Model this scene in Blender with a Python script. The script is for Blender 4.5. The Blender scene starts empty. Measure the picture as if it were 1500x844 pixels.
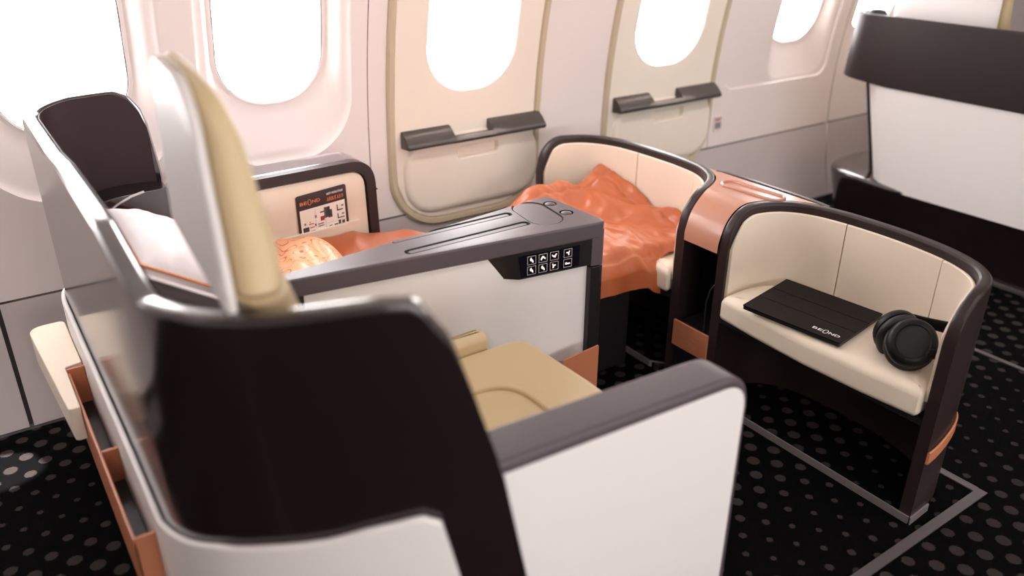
import bpy, bmesh, math, random
from mathutils import Vector, Matrix, noise

random.seed(7)
PI = math.pi
S = 0.82            # working units -> metres
sc = bpy.context.scene
col = sc.collection

# ------------------------------------------------------------------ camera
F_PX = 1204.0
yaw, pitch, roll = math.radians(55.245), math.radians(25.4), math.radians(0.22)
fw = Vector((math.cos(yaw) * math.cos(pitch), math.sin(yaw) * math.cos(pitch), -math.sin(pitch)))
rt = Vector((math.sin(yaw), -math.cos(yaw), 0.0))
up = rt.cross(fw)
rt2 = math.cos(roll) * rt + math.sin(roll) * up
up2 = -math.sin(roll) * rt + math.cos(roll) * up
cam_d = bpy.data.cameras.new('camera')
cam = bpy.data.objects.new('camera', cam_d)
col.objects.link(cam)
cam.matrix_world = Matrix((
    (rt2.x, up2.x, -fw.x, 0), (rt2.y, up2.y, -fw.y, 0), (rt2.z, up2.z, -fw.z, 1.5 * S), (0, 0, 0, 1)))
cam_d.sensor_width = 36.0
cam_d.lens = F_PX / 1500 * 36.0
cam_d.clip_start = 0.02
cam_d.dof.use_dof = True
cam_d.dof.focus_distance = 2.35 * S
cam_d.dof.aperture_fstop = 1.7
sc.camera = cam

# ------------------------------------------------------------------ world, lights, exposure
w = bpy.data.worlds.new('sky')
sc.world = w
w.use_nodes = True
bg = w.node_tree.nodes['Background']
bg.inputs[0].default_value = (1.0, 0.975, 0.96, 1)
bg.inputs[1].default_value = 17.0
sc.view_settings.view_transform = 'Standard'
sc.view_settings.look = 'None'
sc.view_settings.gamma = 1.0
sc.view_settings.use_curve_mapping = False
sc.view_settings.exposure = 0.06
sc.cycles.max_bounces = 8
sc.cycles.diffuse_bounces = 5
sc.cycles.sample_clamp_indirect = 6.0
sc.cycles.use_denoising = True


def area(name, loc, rot, sx, sy, power, color, portal=False):
    d = bpy.data.lights.new(name, 'AREA')
    d.shape = 'RECTANGLE'
    d.size, d.size_y = sx * S, sy * S
    d.energy = power
    d.color = color
    o = bpy.data.objects.new(name, d)
    col.objects.link(o)
    o.location = Vector(loc) * S
    o.rotation_euler = rot
    if portal:
        d.cycles.is_portal = True
    return o


# cabin ceiling lighting: strips above the aisle and along the overhead bins
area('ceiling_lamp', (1.7, 0.05, 2.42), (0, 0, 0), 6.0, 0.5, 19, (1.0, 0.93, 0.90))
area('bin_lamp', (1.7, 1.72, 1.80), (math.radians(48), 0, 0), 6.0, 0.10, 14, (1.0, 0.93, 0.91))

# steep sun over the window side: grazes the sills, the outboard ledges and a strip of carpet
sun_d = bpy.data.lights.new('sun', 'SUN')
sun_d.energy = 24.0
sun_d.angle = math.radians(1.2)
sun_d.color = (1.0, .96, .92)
sun = bpy.data.objects.new('sun', sun_d)
col.objects.link(sun)
sun.rotation_euler = Vector((.12, -.235, -1.0)).to_track_quat('-Z', 'Y').to_euler()

# window centres along the window wall (x) with half sizes; the aisle's far wall mirrors them
WINS = [(-0.33, 1.125, .172, .25), (0.29, 1.12, .172, .25), (0.905, 1.125, .168, .235),
        (1.648, 1.13, .192, .28), (2.656, 1.12, .20, .28), (3.556, 1.10, .18, .235), (4.21, 1.10, .18, .235)]
for (x, z, hw, hh) in WINS:
    area('window_daylight', (x, 2.75, z), (math.radians(-90), 0, 0), hw * 2.2, hh * 2.2, 1, (1, 1, 1), True)
FAR = [-0.33 + .62 * i for i in range(8)]
for x in FAR:
    area('window_daylight', (x, -1.66, 1.12), (math.radians(90), 0, 0), .38, .52, 1, (1, 1, 1), True)

# ------------------------------------------------------------------ materials
MATS = {}


def mat(name, base, rough=0.5, metal=0.0, bump=None, spec=0.5, sheen=0.0, coat=0.0, vary=None, emit=None):
    m = bpy.data.materials.new(name)
    m.use_nodes = True
    nt = m.node_tree
    b = nt.nodes['Principled BSDF']
    b.inputs['Base Color'].default_value = (*base, 1)
    b.inputs['Roughness'].default_value = rough
    b.inputs['Metallic'].default_value = metal
    b.inputs['Specular IOR Level'].default_value = spec
    if sheen:
        b.inputs['Sheen Weight'].default_value = sheen
        b.inputs['Sheen Roughness'].default_value = 0.4
    if coat:
        b.inputs['Coat Weight'].default_value = coat
        b.inputs['Coat Roughness'].default_value = 0.12
    if emit:
        b.inputs['Emission Color'].default_value = (*emit[0], 1)
        b.inputs['Emission Strength'].default_value = emit[1]
    tc = nt.nodes.new('ShaderNodeTexCoord')
    if vary:
        n = nt.nodes.new('ShaderNodeTexNoise')
        n.inputs['Scale'].default_value = vary[0]
        n.inputs['Detail'].default_value = 4
        mx = nt.nodes.new('ShaderNodeMix')
        mx.data_type = 'RGBA'
        mx.inputs[6].default_value = (*base, 1)
        mx.inputs[7].default_value = (*[c * vary[1] for c in base], 1)
        nt.links.new(tc.outputs['Object'], n.inputs['Vector'])
        nt.links.new(n.outputs['Fac'], mx.inputs[0])
        nt.links.new(mx.outputs[2], b.inputs['Base Color'])
    if bump:
        n = nt.nodes.new('ShaderNodeTexNoise')
        n.inputs['Scale'].default_value = bump[0]
        n.inputs['Detail'].default_value = 3
        bp = nt.nodes.new('ShaderNodeBump')
        bp.inputs['Strength'].default_value = bump[1]
        bp.inputs['Distance'].default_value = 0.002
        nt.links.new(tc.outputs['Object'], n.inputs['Vector'])
        nt.links.new(n.outputs['Fac'], bp.inputs['Height'])
        nt.links.new(bp.outputs['Normal'], b.inputs['Normal'])
    MATS[name] = m
    return m


M_LACQ = mat('dark_brown_lacquer', (.013, .007, .008), .17, spec=.8, coat=.4)
M_RIM = mat('dark_brown_rim', (.026, .015, .015), .36, spec=.4)
M_TOP = mat('mauve_soft_touch', (.085, .064, .074), .44, spec=.45, bump=(900, .10))
M_POST = mat('charcoal_plastic', (.012, .009, .010), .33)
M_BLACK = mat('black_plastic', (.008, .007, .008), .45)
M_CREAM = mat('cream_leather', (.79, .68, .555), .42, bump=(420, .18), vary=(14, .95))
M_BEIGE = mat('beige_leather', (.62, .48, .28), .45, bump=(420, .2), vary=(14, .94))
M_WHITE = mat('white_shell', (.81, .77, .755), .33, bump=(700, .05))
M_WALL = mat('pale_pink_sidewall', (.79, .695, .665), .45, bump=(800, .12))
M_HATCH = mat('cream_hatch', (.82, .725, .625), .42, bump=(800, .08))
M_SEAL = mat('beige_rubber_seal', (.52, .43, .30), .5)
M_DADO = mat('grey_dado', (.56, .49, .48), .28, bump=(900, .06))
M_GAP = mat('dark_gap', (.03, .022, .02), .6)
M_COPPER = mat('copper_leather', (.47, .17, .085), .38, bump=(700, .1))
M_COPPER2 = mat('copper_satin_top', (.45, .205, .135), .34, coat=.25)
M_METAL = mat('brushed_metal', (.14, .12, .125), .42, metal=.5)
M_RAIL = mat('kick_rail_metal', (.36, .31, .31), .36, metal=.6)
M_BRIGHT = mat('bright_edge', (.75, .74, .76), .22, metal=.8)
M_HANDLE = mat('bronze_handle_cover', (.050, .040, .037), .26, spec=.5, coat=.15)
M_GREY = mat('grey_fabric', (.16, .13, .14), .8, bump=(500, .3))
M_TAB = mat('tablet_cover', (.006, .0035, .0038), .5, spec=.16, bump=(700, .15))
M_HP = mat('headphone_black', (.003, .0026, .003), .42, spec=.25)
M_HPPAD = mat('headphone_pad', (.006, .005, .005), .5)
M_PRINT = mat('white_print', (.85, .83, .82), .4)
M_ORPRINT = mat('orange_print', (.75, .22, .07), .5)
M_CARD = mat('card_brown', (.030, .015, .018), .35)
M_CARDW = mat('card_paper', (.86, .80, .72), .4)
M_RED = mat('red_print', (.35, .03, .03), .5)
M_DPRINT = mat('dark_print', (.06, .045, .05), .5)
M_GREYP = mat('grey_print', (.25, .22, .22), .5)
M_SCREEN = mat('touch_panel_glass', (.006, .005, .009), .12)
M_ICON = mat('lit_icon', (.9, .6, .5), .4, emit=((1.0, .62, .50), 1.6))
M_ICONF = mat('icon_frame', (.5, .47, .47), .4, emit=((.8, .7, .7), .18))
M_CEIL = mat('white_ceiling', (.82, .77, .75), .5)
M_PILLOW = mat('pillow_cotton', (.74, .69, .70), .75, bump=(300, .2))
M_STRIPE = mat('pillow_stripe', (.55, .20, .07), .6)


def satin(name, base, pattern=False):
    m = mat(name, base, .40, sheen=.4, bump=(260, .12))
    nt = m.node_tree
    b = nt.nodes['Principled BSDF']
    b.inputs['Sheen Tint'].default_value = (1, .55, .35, 1)
    if pattern:
        tc = nt.nodes.new('ShaderNodeTexCoord')
        n = nt.nodes.new('ShaderNodeTexNoise')
        n.inputs['Scale'].default_value = 26
        n.inputs['Detail'].default_value = 0
        mt = nt.nodes.new('ShaderNodeMath'); mt.operation = 'MULTIPLY'; mt.inputs[1].default_value = 5.0
        fr = nt.nodes.new('ShaderNodeMath'); fr.operation = 'FRACT'
        lt = nt.nodes.new('ShaderNodeMath'); lt.operation = 'LESS_THAN'; lt.inputs[1].default_value = .13
        mx = nt.nodes.new('ShaderNodeMix'); mx.data_type = 'RGBA'
        mx.inputs[6].default_value = (.78, .36, .19, 1)
        mx.inputs[7].default_value = (.40, .11, .03, 1)
        nt.links.new(tc.outputs['Object'], n.inputs['Vector'])
        nt.links.new(n.outputs['Fac'], mt.inputs[0])
        nt.links.new(mt.outputs[0], fr.inputs[0])
        nt.links.new(fr.outputs[0], lt.inputs[0])
        nt.links.new(lt.outputs[0], mx.inputs[0])
        nt.links.new(mx.outputs[2], b.inputs['Base Color'])
    return m


M_SATIN = satin('orange_satin', (.41, .098, .030))
M_SATINP = satin('orange_satin_patterned', (.7, .3, .15), True)


def carpet():
    m = bpy.data.materials.new('dotted_carpet')
    m.use_nodes = True
    nt = m.node_tree
    N, L = nt.nodes, nt.links
    b = N['Principled BSDF']
    b.inputs['Roughness'].default_value = .85
    b.inputs['Specular IOR Level'].default_value = .04
    geo = N.new('ShaderNodeNewGeometry')
    sep = N.new('ShaderNodeSeparateXYZ')
    L.new(geo.outputs['Position'], sep.inputs[0])

    def M(op, a, c=None):
        n = N.new('ShaderNodeMath')
        n.operation = op
        for i, v in enumerate((a, c)):
            if v is None:
                continue
            if isinstance(v, (int, float)):
                n.inputs[i].default_value = v
            else:
                L.new(v, n.inputs[i])
        return n.outputs[0]
    x = M('DIVIDE', sep.outputs[0], S)
    y = M('DIVIDE', sep.outputs[1], S)
    px, py = .0905, .0985

    def lat(ox, oy):
        u = M('FRACT', M('ADD', M('DIVIDE', M('SUBTRACT', x, ox), px), 100.5))
        v = M('FRACT', M('ADD', M('DIVIDE', M('SUBTRACT', y, oy), py), 100.5))
        u = M('MULTIPLY', M('SUBTRACT', u, .5), px)
        v = M('MULTIPLY', M('SUBTRACT', v, .5), py)
        return M('SQRT', M('ADD', M('MULTIPLY', u, u), M('MULTIPLY', v, v)))
    d = M('MINIMUM', lat(1.714, .723), lat(1.714 + px / 2, .723 - py / 2))
    r = M('ADD', M('MULTIPLY', M('COSINE', M('MULTIPLY', M('SUBTRACT', y, .62), 2 * PI / .61)), .0055), .0135)
    nz = N.new('ShaderNodeTexNoise')
    nz.inputs['Scale'].default_value = 420
    L.new(geo.outputs['Position'], nz.inputs['Vector'])
    d2 = M('ADD', d, M('MULTIPLY', M('SUBTRACT', nz.outputs['Fac'], .5), .012))
    f = M('LESS_THAN', d2, r)
    mx = N.new('ShaderNodeMix')
    mx.data_type = 'RGBA'
    mx.inputs[6].default_value = (.0014, .0013, .0016, 1)
    mx.inputs[7].default_value = (.031, .025, .024, 1)
    L.new(f, mx.inputs[0])
    L.new(mx.outputs[2], b.inputs['Base Color'])
    bp = N.new('ShaderNodeBump')
    bp.inputs['Strength'].default_value = .5
    bp.inputs['Distance'].default_value = .002
    L.new(nz.outputs['Fac'], bp.inputs['Height'])
    L.new(bp.outputs['Normal'], b.inputs['Normal'])
    return m


M_CARPET = carpet()


def glass():
    m = bpy.data.materials.new('acrylic_pane')
    m.use_nodes = True
    nt = m.node_tree
    nt.nodes.remove(nt.nodes['Principled BSDF'])
    out = nt.nodes['Material Output']
    a = nt.nodes.new('ShaderNodeBsdfTransparent')
    a.inputs[0].default_value = (.97, .97, .98, 1)
    g = nt.nodes.new('ShaderNodeBsdfGlossy')
    g.inputs['Roughness'].default_value = .05
    x = nt.nodes.new('ShaderNodeMixShader')
    x.inputs[0].default_value = .06
    nt.links.new(a.outputs[0], x.inputs[1])
    nt.links.new(g.outputs[0], x.inputs[2])
    nt.links.new(x.outputs[0], out.inputs[0])
    return m


M_PANE = glass()

# ------------------------------------------------------------------ helpers


def tag(o, label=None, cat=None, group=None, kind=None):
    if label:
        o['label'] = label
    if cat:
        o['category'] = cat
    if group:
        o['group'] = group
    if kind:
        o['kind'] = kind
    return o


def root(name, loc, label=None, cat=None, group=None, kind=None):
    o = bpy.data.objects.new(name, None)
    col.objects.link(o)
    o.location = Vector(loc) * S
    o.empty_display_size = .1
    o['org'] = [v * S for v in loc]
    return tag(o, label, cat, group, kind)


def mk(name, verts, faces, m, parent=None, ang=35, label=None, kind=None):
    """verts in working units, world coordinates"""
    o0 = Vector(parent['org']) if parent is not None else Vector((0, 0, 0))
    me = bpy.data.meshes.new(name)
    me.from_pydata([Vector(v) * S - o0 for v in verts], [], faces)
    bm = bmesh.new()
    bm.from_mesh(me)
    bmesh.ops.remove_doubles(bm, verts=bm.verts, dist=1e-5)
    bmesh.ops.recalc_face_normals(bm, faces=bm.faces)
    bm.to_mesh(me)
    bm.free()
    me.shade_smooth()
    if ang is not None:
        me.set_sharp_from_angle(angle=math.radians(ang))
    ms = m if isinstance(m, (list, tuple)) else [m]
    for x in ms:
        me.materials.append(x)
    o = bpy.data.objects.new(name, me)
    col.objects.link(o)
    if parent is not None:
        o.parent = parent
    o['org'] = list(o0)
    if label:
        o['label'] = label
    if kind:
        o['kind'] = kind
    return o


def from_bm(name, bm, m, parent=None, ang=35, **kw):
    bm.verts.index_update()
    V = [v.co.copy() for v in bm.verts]
    Fc = [[v.index for v in f.verts] for f in bm.faces]
    bm.free()
    return mk(name, V, Fc, m, parent, ang, **kw)


class MB:
    """collects simple shapes into one mesh"""

    def __init__(s):
        s.v, s.f = [], []

    def add(s, V, Fc):
        n = len(s.v)
        s.v += [Vector(v) for v in V]
        s.f += [[i + n for i in f] for f in Fc]
        return s

    def box(s, x0, x1, y0, y1, z0, z1, bev=0.0, seg=2):
        bm = bmesh.new()
        vs = [bm.verts.new((x, y, z)) for x in (x0, x1) for y in (y0, y1) for z in (z0, z1)]
        for q in ((0, 1, 3, 2), (4, 6, 7, 5), (0, 4, 5, 1), (2, 3, 7, 6), (0, 2, 6, 4), (1, 5, 7, 3)):
            bm.faces.new([vs[i] for i in q])
        if bev:
            bmesh.ops.bevel(bm, geom=bm.edges[:], offset=bev, segments=seg, profile=.5, affect='EDGES')
        bm.verts.index_update()
        s.add([v.co.copy() for v in bm.verts], [[v.index for v in f.verts] for f in bm.faces])
        bm.free()
        return s

    def prism(s, poly, fn, h0, h1, bev=0.0, seg=2):
        """poly of 2D points, fn(a, b, h) -> xyz, extruded from h0 to h1"""
        bm = bmesh.new()
        A = [bm.verts.new(fn(a, b, h0)) for a, b in poly]
        B = [bm.verts.new(fn(a, b, h1)) for a, b in poly]
        bm.faces.new(A)
        bm.faces.new(B[::-1])
        n = len(poly)
        for i in range(n):
            bm.faces.new((A[i], A[(i + 1) % n], B[(i + 1) % n], B[i]))
        bmesh.ops.recalc_face_normals(bm, faces=bm.faces)
        if bev:
            es = [e for e in bm.edges if e.calc_face_angle(0) > .5]
            bmesh.ops.bevel(bm, geom=es, offset=bev, segments=seg, profile=.5, affect='EDGES', clamp_overlap=True)
        bm.verts.index_update()
        s.add([v.co.copy() for v in bm.verts], [[v.index for v in f.verts] for f in bm.faces])
        bm.free()
        return s

    def tube(s, pts, r, n=8, closed=False):
        pts = [Vector(p) for p in pts]
        N = len(pts)
        rings = []
        prev = None
        for i, p in enumerate(pts):
            a = pts[(i - 1) % N] if (closed or i > 0) else p
            b = pts[(i + 1) % N] if (closed or i < N - 1) else p
            t = (b - a).normalized()
            if prev is None:
                u = t.orthogonal().normalized()
            else:
                u = (prev - t * prev.dot(t)).normalized()
            prev = u
            v = t.cross(u)
            rr = r[i] if isinstance(r, (list, tuple)) else r
            rings.append([p + rr * (math.cos(2 * PI * k / n) * u + math.sin(2 * PI * k / n) * v) for k in range(n)])
        V = [q for R_ in rings for q in R_]
        Fc = []
        for i in range(N if closed else N - 1):
            j = (i + 1) % N
            for k in range(n):
                Fc.append([i * n + k, i * n + (k + 1) % n, j * n + (k + 1) % n, j * n + k])
        if not closed:
            Fc.append(list(range(n))[::-1])
            Fc.append([(N - 1) * n + k for k in range(n)])
        return s.add(V, Fc)

    def build(s, name, m, parent=None, ang=35, **kw):
        o = mk(name, s.v, s.f, m, parent, ang, **kw)
        md_ = o.modifiers.new('flat_faces', 'WEIGHTED_NORMAL')
        md_.keep_sharp = True
        return o


XY = lambda a, b, h: (a, b, h)
XZ = lambda a, b, h: (a, h, b)
YZ = lambda a, b, h: (h, a, b)


def rrect(cx, cy, hw, hh, r, n=6):
    P = []
    for (sx, sy, a0) in ((1, 1, 0), (-1, 1, 90), (-1, -1, 180), (1, -1, 270)):
        for k in range(n + 1):
            a = math.radians(a0 + 90 * k / n)
            P.append((cx + sx * (hw - r) + r * math.cos(a), cy + sy * (hh - r) + r * math.sin(a)))
    return P


def round_poly(poly, r, n=5):
    """rounds the corners of a 2D polygon; r a number or one per corner"""
    out = []
    N = len(poly)
    for i in range(N):
        p = Vector(poly[i]); a = Vector(poly[i - 1]); b = Vector(poly[(i + 1) % N])
        rr = r[i] if isinstance(r, (list, tuple)) else r
        if rr <= 0:
            out.append(tuple(p)); continue
        u = (a - p); v = (b - p)
        lu, lv = u.length, v.length
        u.normalize(); v.normalize()
        d = min(rr, .49 * lu, .49 * lv)
        A, B = p + u * d, p + v * d
        for k in range(n + 1):
            t = k / n
            out.append(tuple((1 - t) ** 2 * A + 2 * t * (1 - t) * p + t * t * B))
    return out


def inset(poly, d):
    """moves a CCW polygon inwards by d"""
    N = len(poly)
    out = []
    for i in range(N):
        p = Vector(poly[i]); a = Vector(poly[i - 1]); b = Vector(poly[(i + 1) % N])
        e1 = (p - a).normalized() if (p - a).length > 1e-9 else Vector((1, 0))
        e2 = (b - p).normalized() if (b - p).length > 1e-9 else e1
        n = Vector((-e1.y - e2.y, e1.x + e2.x))
        if n.length < 1e-6:
            n = Vector((-e1.y, e1.x))
        n.normalize()
        c = max(.5, n.dot(Vector((-e1.y, e1.x))))
        out.append(tuple(p + n * (d / c)))
    return out


def puff(mb, poly, z0, z1, r, fn=XY, rb=None, crown=0.0, seg=5):
    """a cushion: polygon prism with rounded top and bottom edges and a slightly crowned top"""
    A = sum(poly[i - 1][0] * poly[i][1] - poly[i][0] * poly[i - 1][1] for i in range(len(poly)))
    if A < 0:
        poly = poly[::-1]
    rb = r * .5 if rb is None else rb
    loops = []
    for k in range(seg + 1):
        a = PI / 2 * k / seg
        loops.append((rb * (1 - math.sin(a)), z0 + rb * (1 - math.cos(a))))
    for k in range(seg + 1):
        a = PI / 2 * k / seg
        loops.append((r * (1 - math.cos(a)), z1 - r + r * math.sin(a)))
    ext = min(max(p[0] for p in poly) - min(p[0] for p in poly), max(p[1] for p in poly) - min(p[1] for p in poly))
    if crown > 0 and ext > .2:
        loops.append((r + .012, z1 + crown * .5))
    cx = sum(p[0] for p in poly) / len(poly)
    cy = sum(p[1] for p in poly) / len(poly)
    V, Fc = [], []
    n = len(poly)
    for d, z in loops:
        V += [fn(a, b, z) for a, b in inset(poly, d)]
    for i in range(len(loops) - 1):
        for k in range(n):
            Fc.append([i * n + k, i * n + (k + 1) % n, (i + 1) * n + (k + 1) % n, (i + 1) * n + k])
    Fc.append(list(range(n)))
    V.append(fn(cx, cy, z1 + crown))
    c = len(V) - 1
    b = (len(loops) - 1) * n
    for k in range(n):
        Fc.append([b + k, b + (k + 1) % n, c])
    mb.add(V, Fc)
    return mb


def spline(pts, step=.012):
    """Catmull-Rom through 2D points, resampled"""
    P = [Vector(p) for p in pts]
    P = [2 * P[0] - P[1]] + P + [2 * P[-1] - P[-2]]
    out = []
    for i in range(1, len(P) - 2):
        L = (P[i + 1] - P[i]).length
        n = max(1, int(L / step))
        for k in range(n):
            t = k / n
            a, b, c, d = P[i - 1], P[i], P[i + 1], P[i + 2]
            out.append(.5 * ((2 * b) + (c - a) * t + (2 * a - 5 * b + 4 * c - d) * t * t + (3 * b - a - 3 * c + d) * t ** 3))
    out.append(P[-2])
    return out


def lerp_tab(tab, s):
    if s <= tab[0][0]:
        return tab[0][1]
    for (a, va), (b, vb) in zip(tab[:-1], tab[1:]):
        if s <= b:
            t = (s - a) / (b - a)
            t = t * t * (3 - 2 * t) if len(tab) < 4 else t
            return va + (vb - va) * t
    return tab[-1][1]


def ss(a, b, x):
    t = max(0.0, min(1.0, (x - a) / (b - a)))
    return t * t * (3 - 2 * t)


def arclen(P):
    s = [0.0]
    for a, b in zip(P[:-1], P[1:]):
        s.append(s[-1] + (b - a).length)
    return s


def normals2(P):
    out = []
    for i in range(len(P)):
        t = P[min(i + 1, len(P) - 1)] - P[max(i - 1, 0)]
        t.normalize()
        out.append(Vector((-t.y, t.x)))
    return out


def swept_wall(mb, P, o0, o1, zb, zt, fil=.010, i0=0, i1=None, side=1):
    """wall along plan polyline P between offsets o0 and o1 (to the left of travel when side=1);
    zb, zt functions of (index)"""
    Nn = normals2(P)
    i1 = len(P) - 1 if i1 is None else i1
    V, Fc = [], []
    m = 0
    for i in range(i0, i1 + 1):
        p, n = P[i], Nn[i] * side
        b, t = zb(i), zt(i)
        t = max(t, b + .002)
        f = min(fil, (t - b) * .5, abs(o1 - o0) * .48)
        sg = 1 if o1 > o0 else -1
        prof_ = [(o0, b), (o0, t - f), (o0 + sg * f * .12, t - f * .5), (o0 + sg * f * .5, t - f * .12), (o0 + sg * f, t),
                 (o1 - sg * f, t), (o1 - sg * f * .5, t - f * .12), (o1 - sg * f * .12, t - f * .5), (o1, t - f), (o1, b)]
        m = len(prof_)
        for o, z in prof_:
            q = p + n * o
            V.append((q.x, q.y, z))
    K = i1 - i0 + 1
    for i in range(K - 1):
        for k in range(m):
            Fc.append([i * m + k, i * m + (k + 1) % m, (i + 1) * m + (k + 1) % m, (i + 1) * m + k])
    Fc.append(list(range(m)))
    Fc.append([(K - 1) * m + k for k in range(m)])
    mb.add(V, Fc)
    return mb


def lathe(mb, prof_, M4, n=28):
    """prof_: (radius, height) pairs, turned about local z, placed by matrix M4"""
    V, Fc = [], []
    for r, h in prof_:
        for k in range(n):
            a = 2 * PI * k / n
            V.append(M4 @ Vector((r * math.cos(a), r * math.sin(a), h)))
    for i in range(len(prof_) - 1):
        for k in range(n):
            Fc.append([i * n + k, i * n + (k + 1) % n, (i + 1) * n + (k + 1) % n, (i + 1) * n + k])
    Fc.append(list(range(n)))
    Fc.append([(len(prof_) - 1) * n + k for k in range(n)])
    mb.add(V, Fc)
    return mb


def bool_cut(o, cutters):
    """subtracts closed meshes from o for good"""
    for V, Fc in cutters:
        c = mk('cutter', V, Fc, M_BLACK, None, None)  # black passes to the cut walls, painting shade into the grooves
        c.location = -Vector(o['org'])
        md = o.modifiers.new('cut', 'BOOLEAN')
        md.operation = 'DIFFERENCE'
        md.object = c
        md.solver = 'EXACT'
        md.material_mode = 'TRANSFER'
        po, o.parent = o.parent, None
        dg = bpy.context.evaluated_depsgraph_get()
        dg.update()
        me = bpy.data.meshes.new_from_object(o.evaluated_get(dg))
        o.modifiers.clear()
        md = o.modifiers.new('flat_faces', 'WEIGHTED_NORMAL')
        md.keep_sharp = True
        o.data = me
        o.parent = po
        bpy.data.objects.remove(c)
    o.data.shade_smooth()
    o.data.set_sharp_from_angle(angle=math.radians(35))


def text_mesh(txt, size, bold=0.0):
    """flat text as (verts2d, faces), lower left at the origin"""
    cu = bpy.data.curves.new('t', 'FONT')
    cu.body = txt
    cu.size = size
    cu.offset = bold
    cu.resolution_u = 3
    o = bpy.data.objects.new('t', cu)
    col.objects.link(o)
    dg = bpy.context.evaluated_depsgraph_get()
    dg.update()
    me = o.evaluated_get(dg).to_mesh()
    V = [(v.co.x, v.co.y) for v in me.vertices]
    Fc = [list(p.vertices) for p in me.polygons]
    o.evaluated_get(dg).to_mesh_clear()
    bpy.data.objects.remove(o)
    return V, Fc


def wordmark(width):
    """BEOND with a tall oval O in the middle: (verts2d, faces), width wide, letters from y = 0"""
    V, Fc = [], []
    h = width * .16
    x = 0.0

    def put(ch, wid):
        nonlocal x
        a, f = text_mesh(ch, 1.0, .012)
        x0 = min(p[0] for p in a); x1 = max(p[0] for p in a)
        y0 = min(p[1] for p in a); y1 = max(p[1] for p in a)
        n = len(V)
        for p in a:
            V.append((x + (p[0] - x0) / (x1 - x0) * wid, (p[1] - y0) / (y1 - y0) * h))
        Fc.extend([[i + n for i in q] for q in f])
        x += wid
    g = width * .035
    put('B', width * .17); x += g
    put('E', width * .15); x += g
    rx, ry, th = width * .092, width * .15, width * .03
    n = len(V)
    K = 28
    for k in range(K):
        a = 2 * PI * k / K
        V.append((x + rx + rx * math.cos(a), h * .5 + ry * math.sin(a)))
        V.append((x + rx + (rx - th) * math.cos(a), h * .5 + (ry - th * .7) * math.sin(a)))
    for k in range(K):
        j = (k + 1) % K
        Fc.append([n + 2 * k, n + 2 * j, n + 2 * j + 1, n + 2 * k + 1])
    x += 2 * rx + g
    put('N', width * .18); x += g
    put('D', width * .18)
    s = width / x
    return [(a * s, b * s) for a, b in V], Fc


# ================================================================== THE CABIN SHELL
fl = mk('floor', [(-2.2, -1.75, 0), (8, -1.75, 0), (8, 2.62, 0), (-2.2, 2.62, 0)], [(0, 1, 2, 3)], M_CARPET)
tag(fl, 'black carpet with grey dots in slanting rows', 'floor', kind='structure')


def prof(z):
    d = z - .57
    return 2.675 - (.2 if d > 0 else .27) * d * d


def WP(x, z, off=0.0):
    return (x, prof(z) + off, z)


def sd_rrect(px, pz, cx, cz, hw, hh, r):
    qx = abs(px - cx) - (hw - r)
    qz = abs(pz - cz) - (hh - r)
    return math.hypot(max(qx, 0), max(qz, 0)) + min(max(qx, qz), 0) - r


def cast(c, phi, shape):
    """distance from centre c along angle phi to the outline of a rounded rectangle (cx, cz, hw, hh, r)"""
    dx, dz = math.cos(phi), math.sin(phi)
    lo, hi = 0.0, 3.0
    for _ in range(34):
        m = (lo + hi) / 2
        if sd_rrect(c[0] + dx * m, c[1] + dz * m, *shape) < 0:
            lo = m
        else:
            hi = m
    return lo


def ring_loft(mb, c, rings, N=88, fill=False):
    """rings: (shape, offset, substeps from the ring before)"""
    outer = rings[-1][0]
    ph = [2 * PI * k / N for k in range(N)]
    for sx in (1, -1):
        for sz in (1, -1):
            a = math.atan2(outer[1] + sz * outer[3] - c[1], outer[0] + sx * outer[2] - c[0]) % (2 * PI)
            k = min(range(N), key=lambda i: abs(ph[i] - a))
            ph[k] = a
    ph.sort()
    loops = []
    for i, (sh, off, sub) in enumerate(rings):
        R_ = [cast(c, p, sh) for p in ph]
        if i:
            pr, po = last
            for j in range(1, sub):
                t = j / sub
                loops.append(([a + (b - a) * t for a, b in zip(pr, R_)], po + (off - po) * t))
        loops.append((R_, off))
        last = (R_, off)
    V, Fc = [], []
    for R_, off in loops:
        for p, r in zip(ph, R_):
            V.append(WP(c[0] + math.cos(p) * r, c[1] + math.sin(p) * r, off))
    for i in range(len(loops) - 1):
        for k in range(N):
            Fc.append([i * N + k, i * N + (k + 1) % N, (i + 1) * N + (k + 1) % N, (i + 1) * N + k])
    if fill:
        Fc.append(list(range(N)))
    mb.add(V, Fc)
    return mb


ZS, ZT = .402, 1.75          # dado seam and top of the sidewall
G = .0035


def rect(x0, x1, z0, z1):
    return ((x0 + x1) / 2, (z0 + z1) / 2, (x1 - x0) / 2, (z1 - z0) / 2, .0005)


wl = root('wall_left', (2, 2.7, 0), 'pale pink window wall of the cabin with grey lower panels', 'wall', kind='structure')


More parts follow.
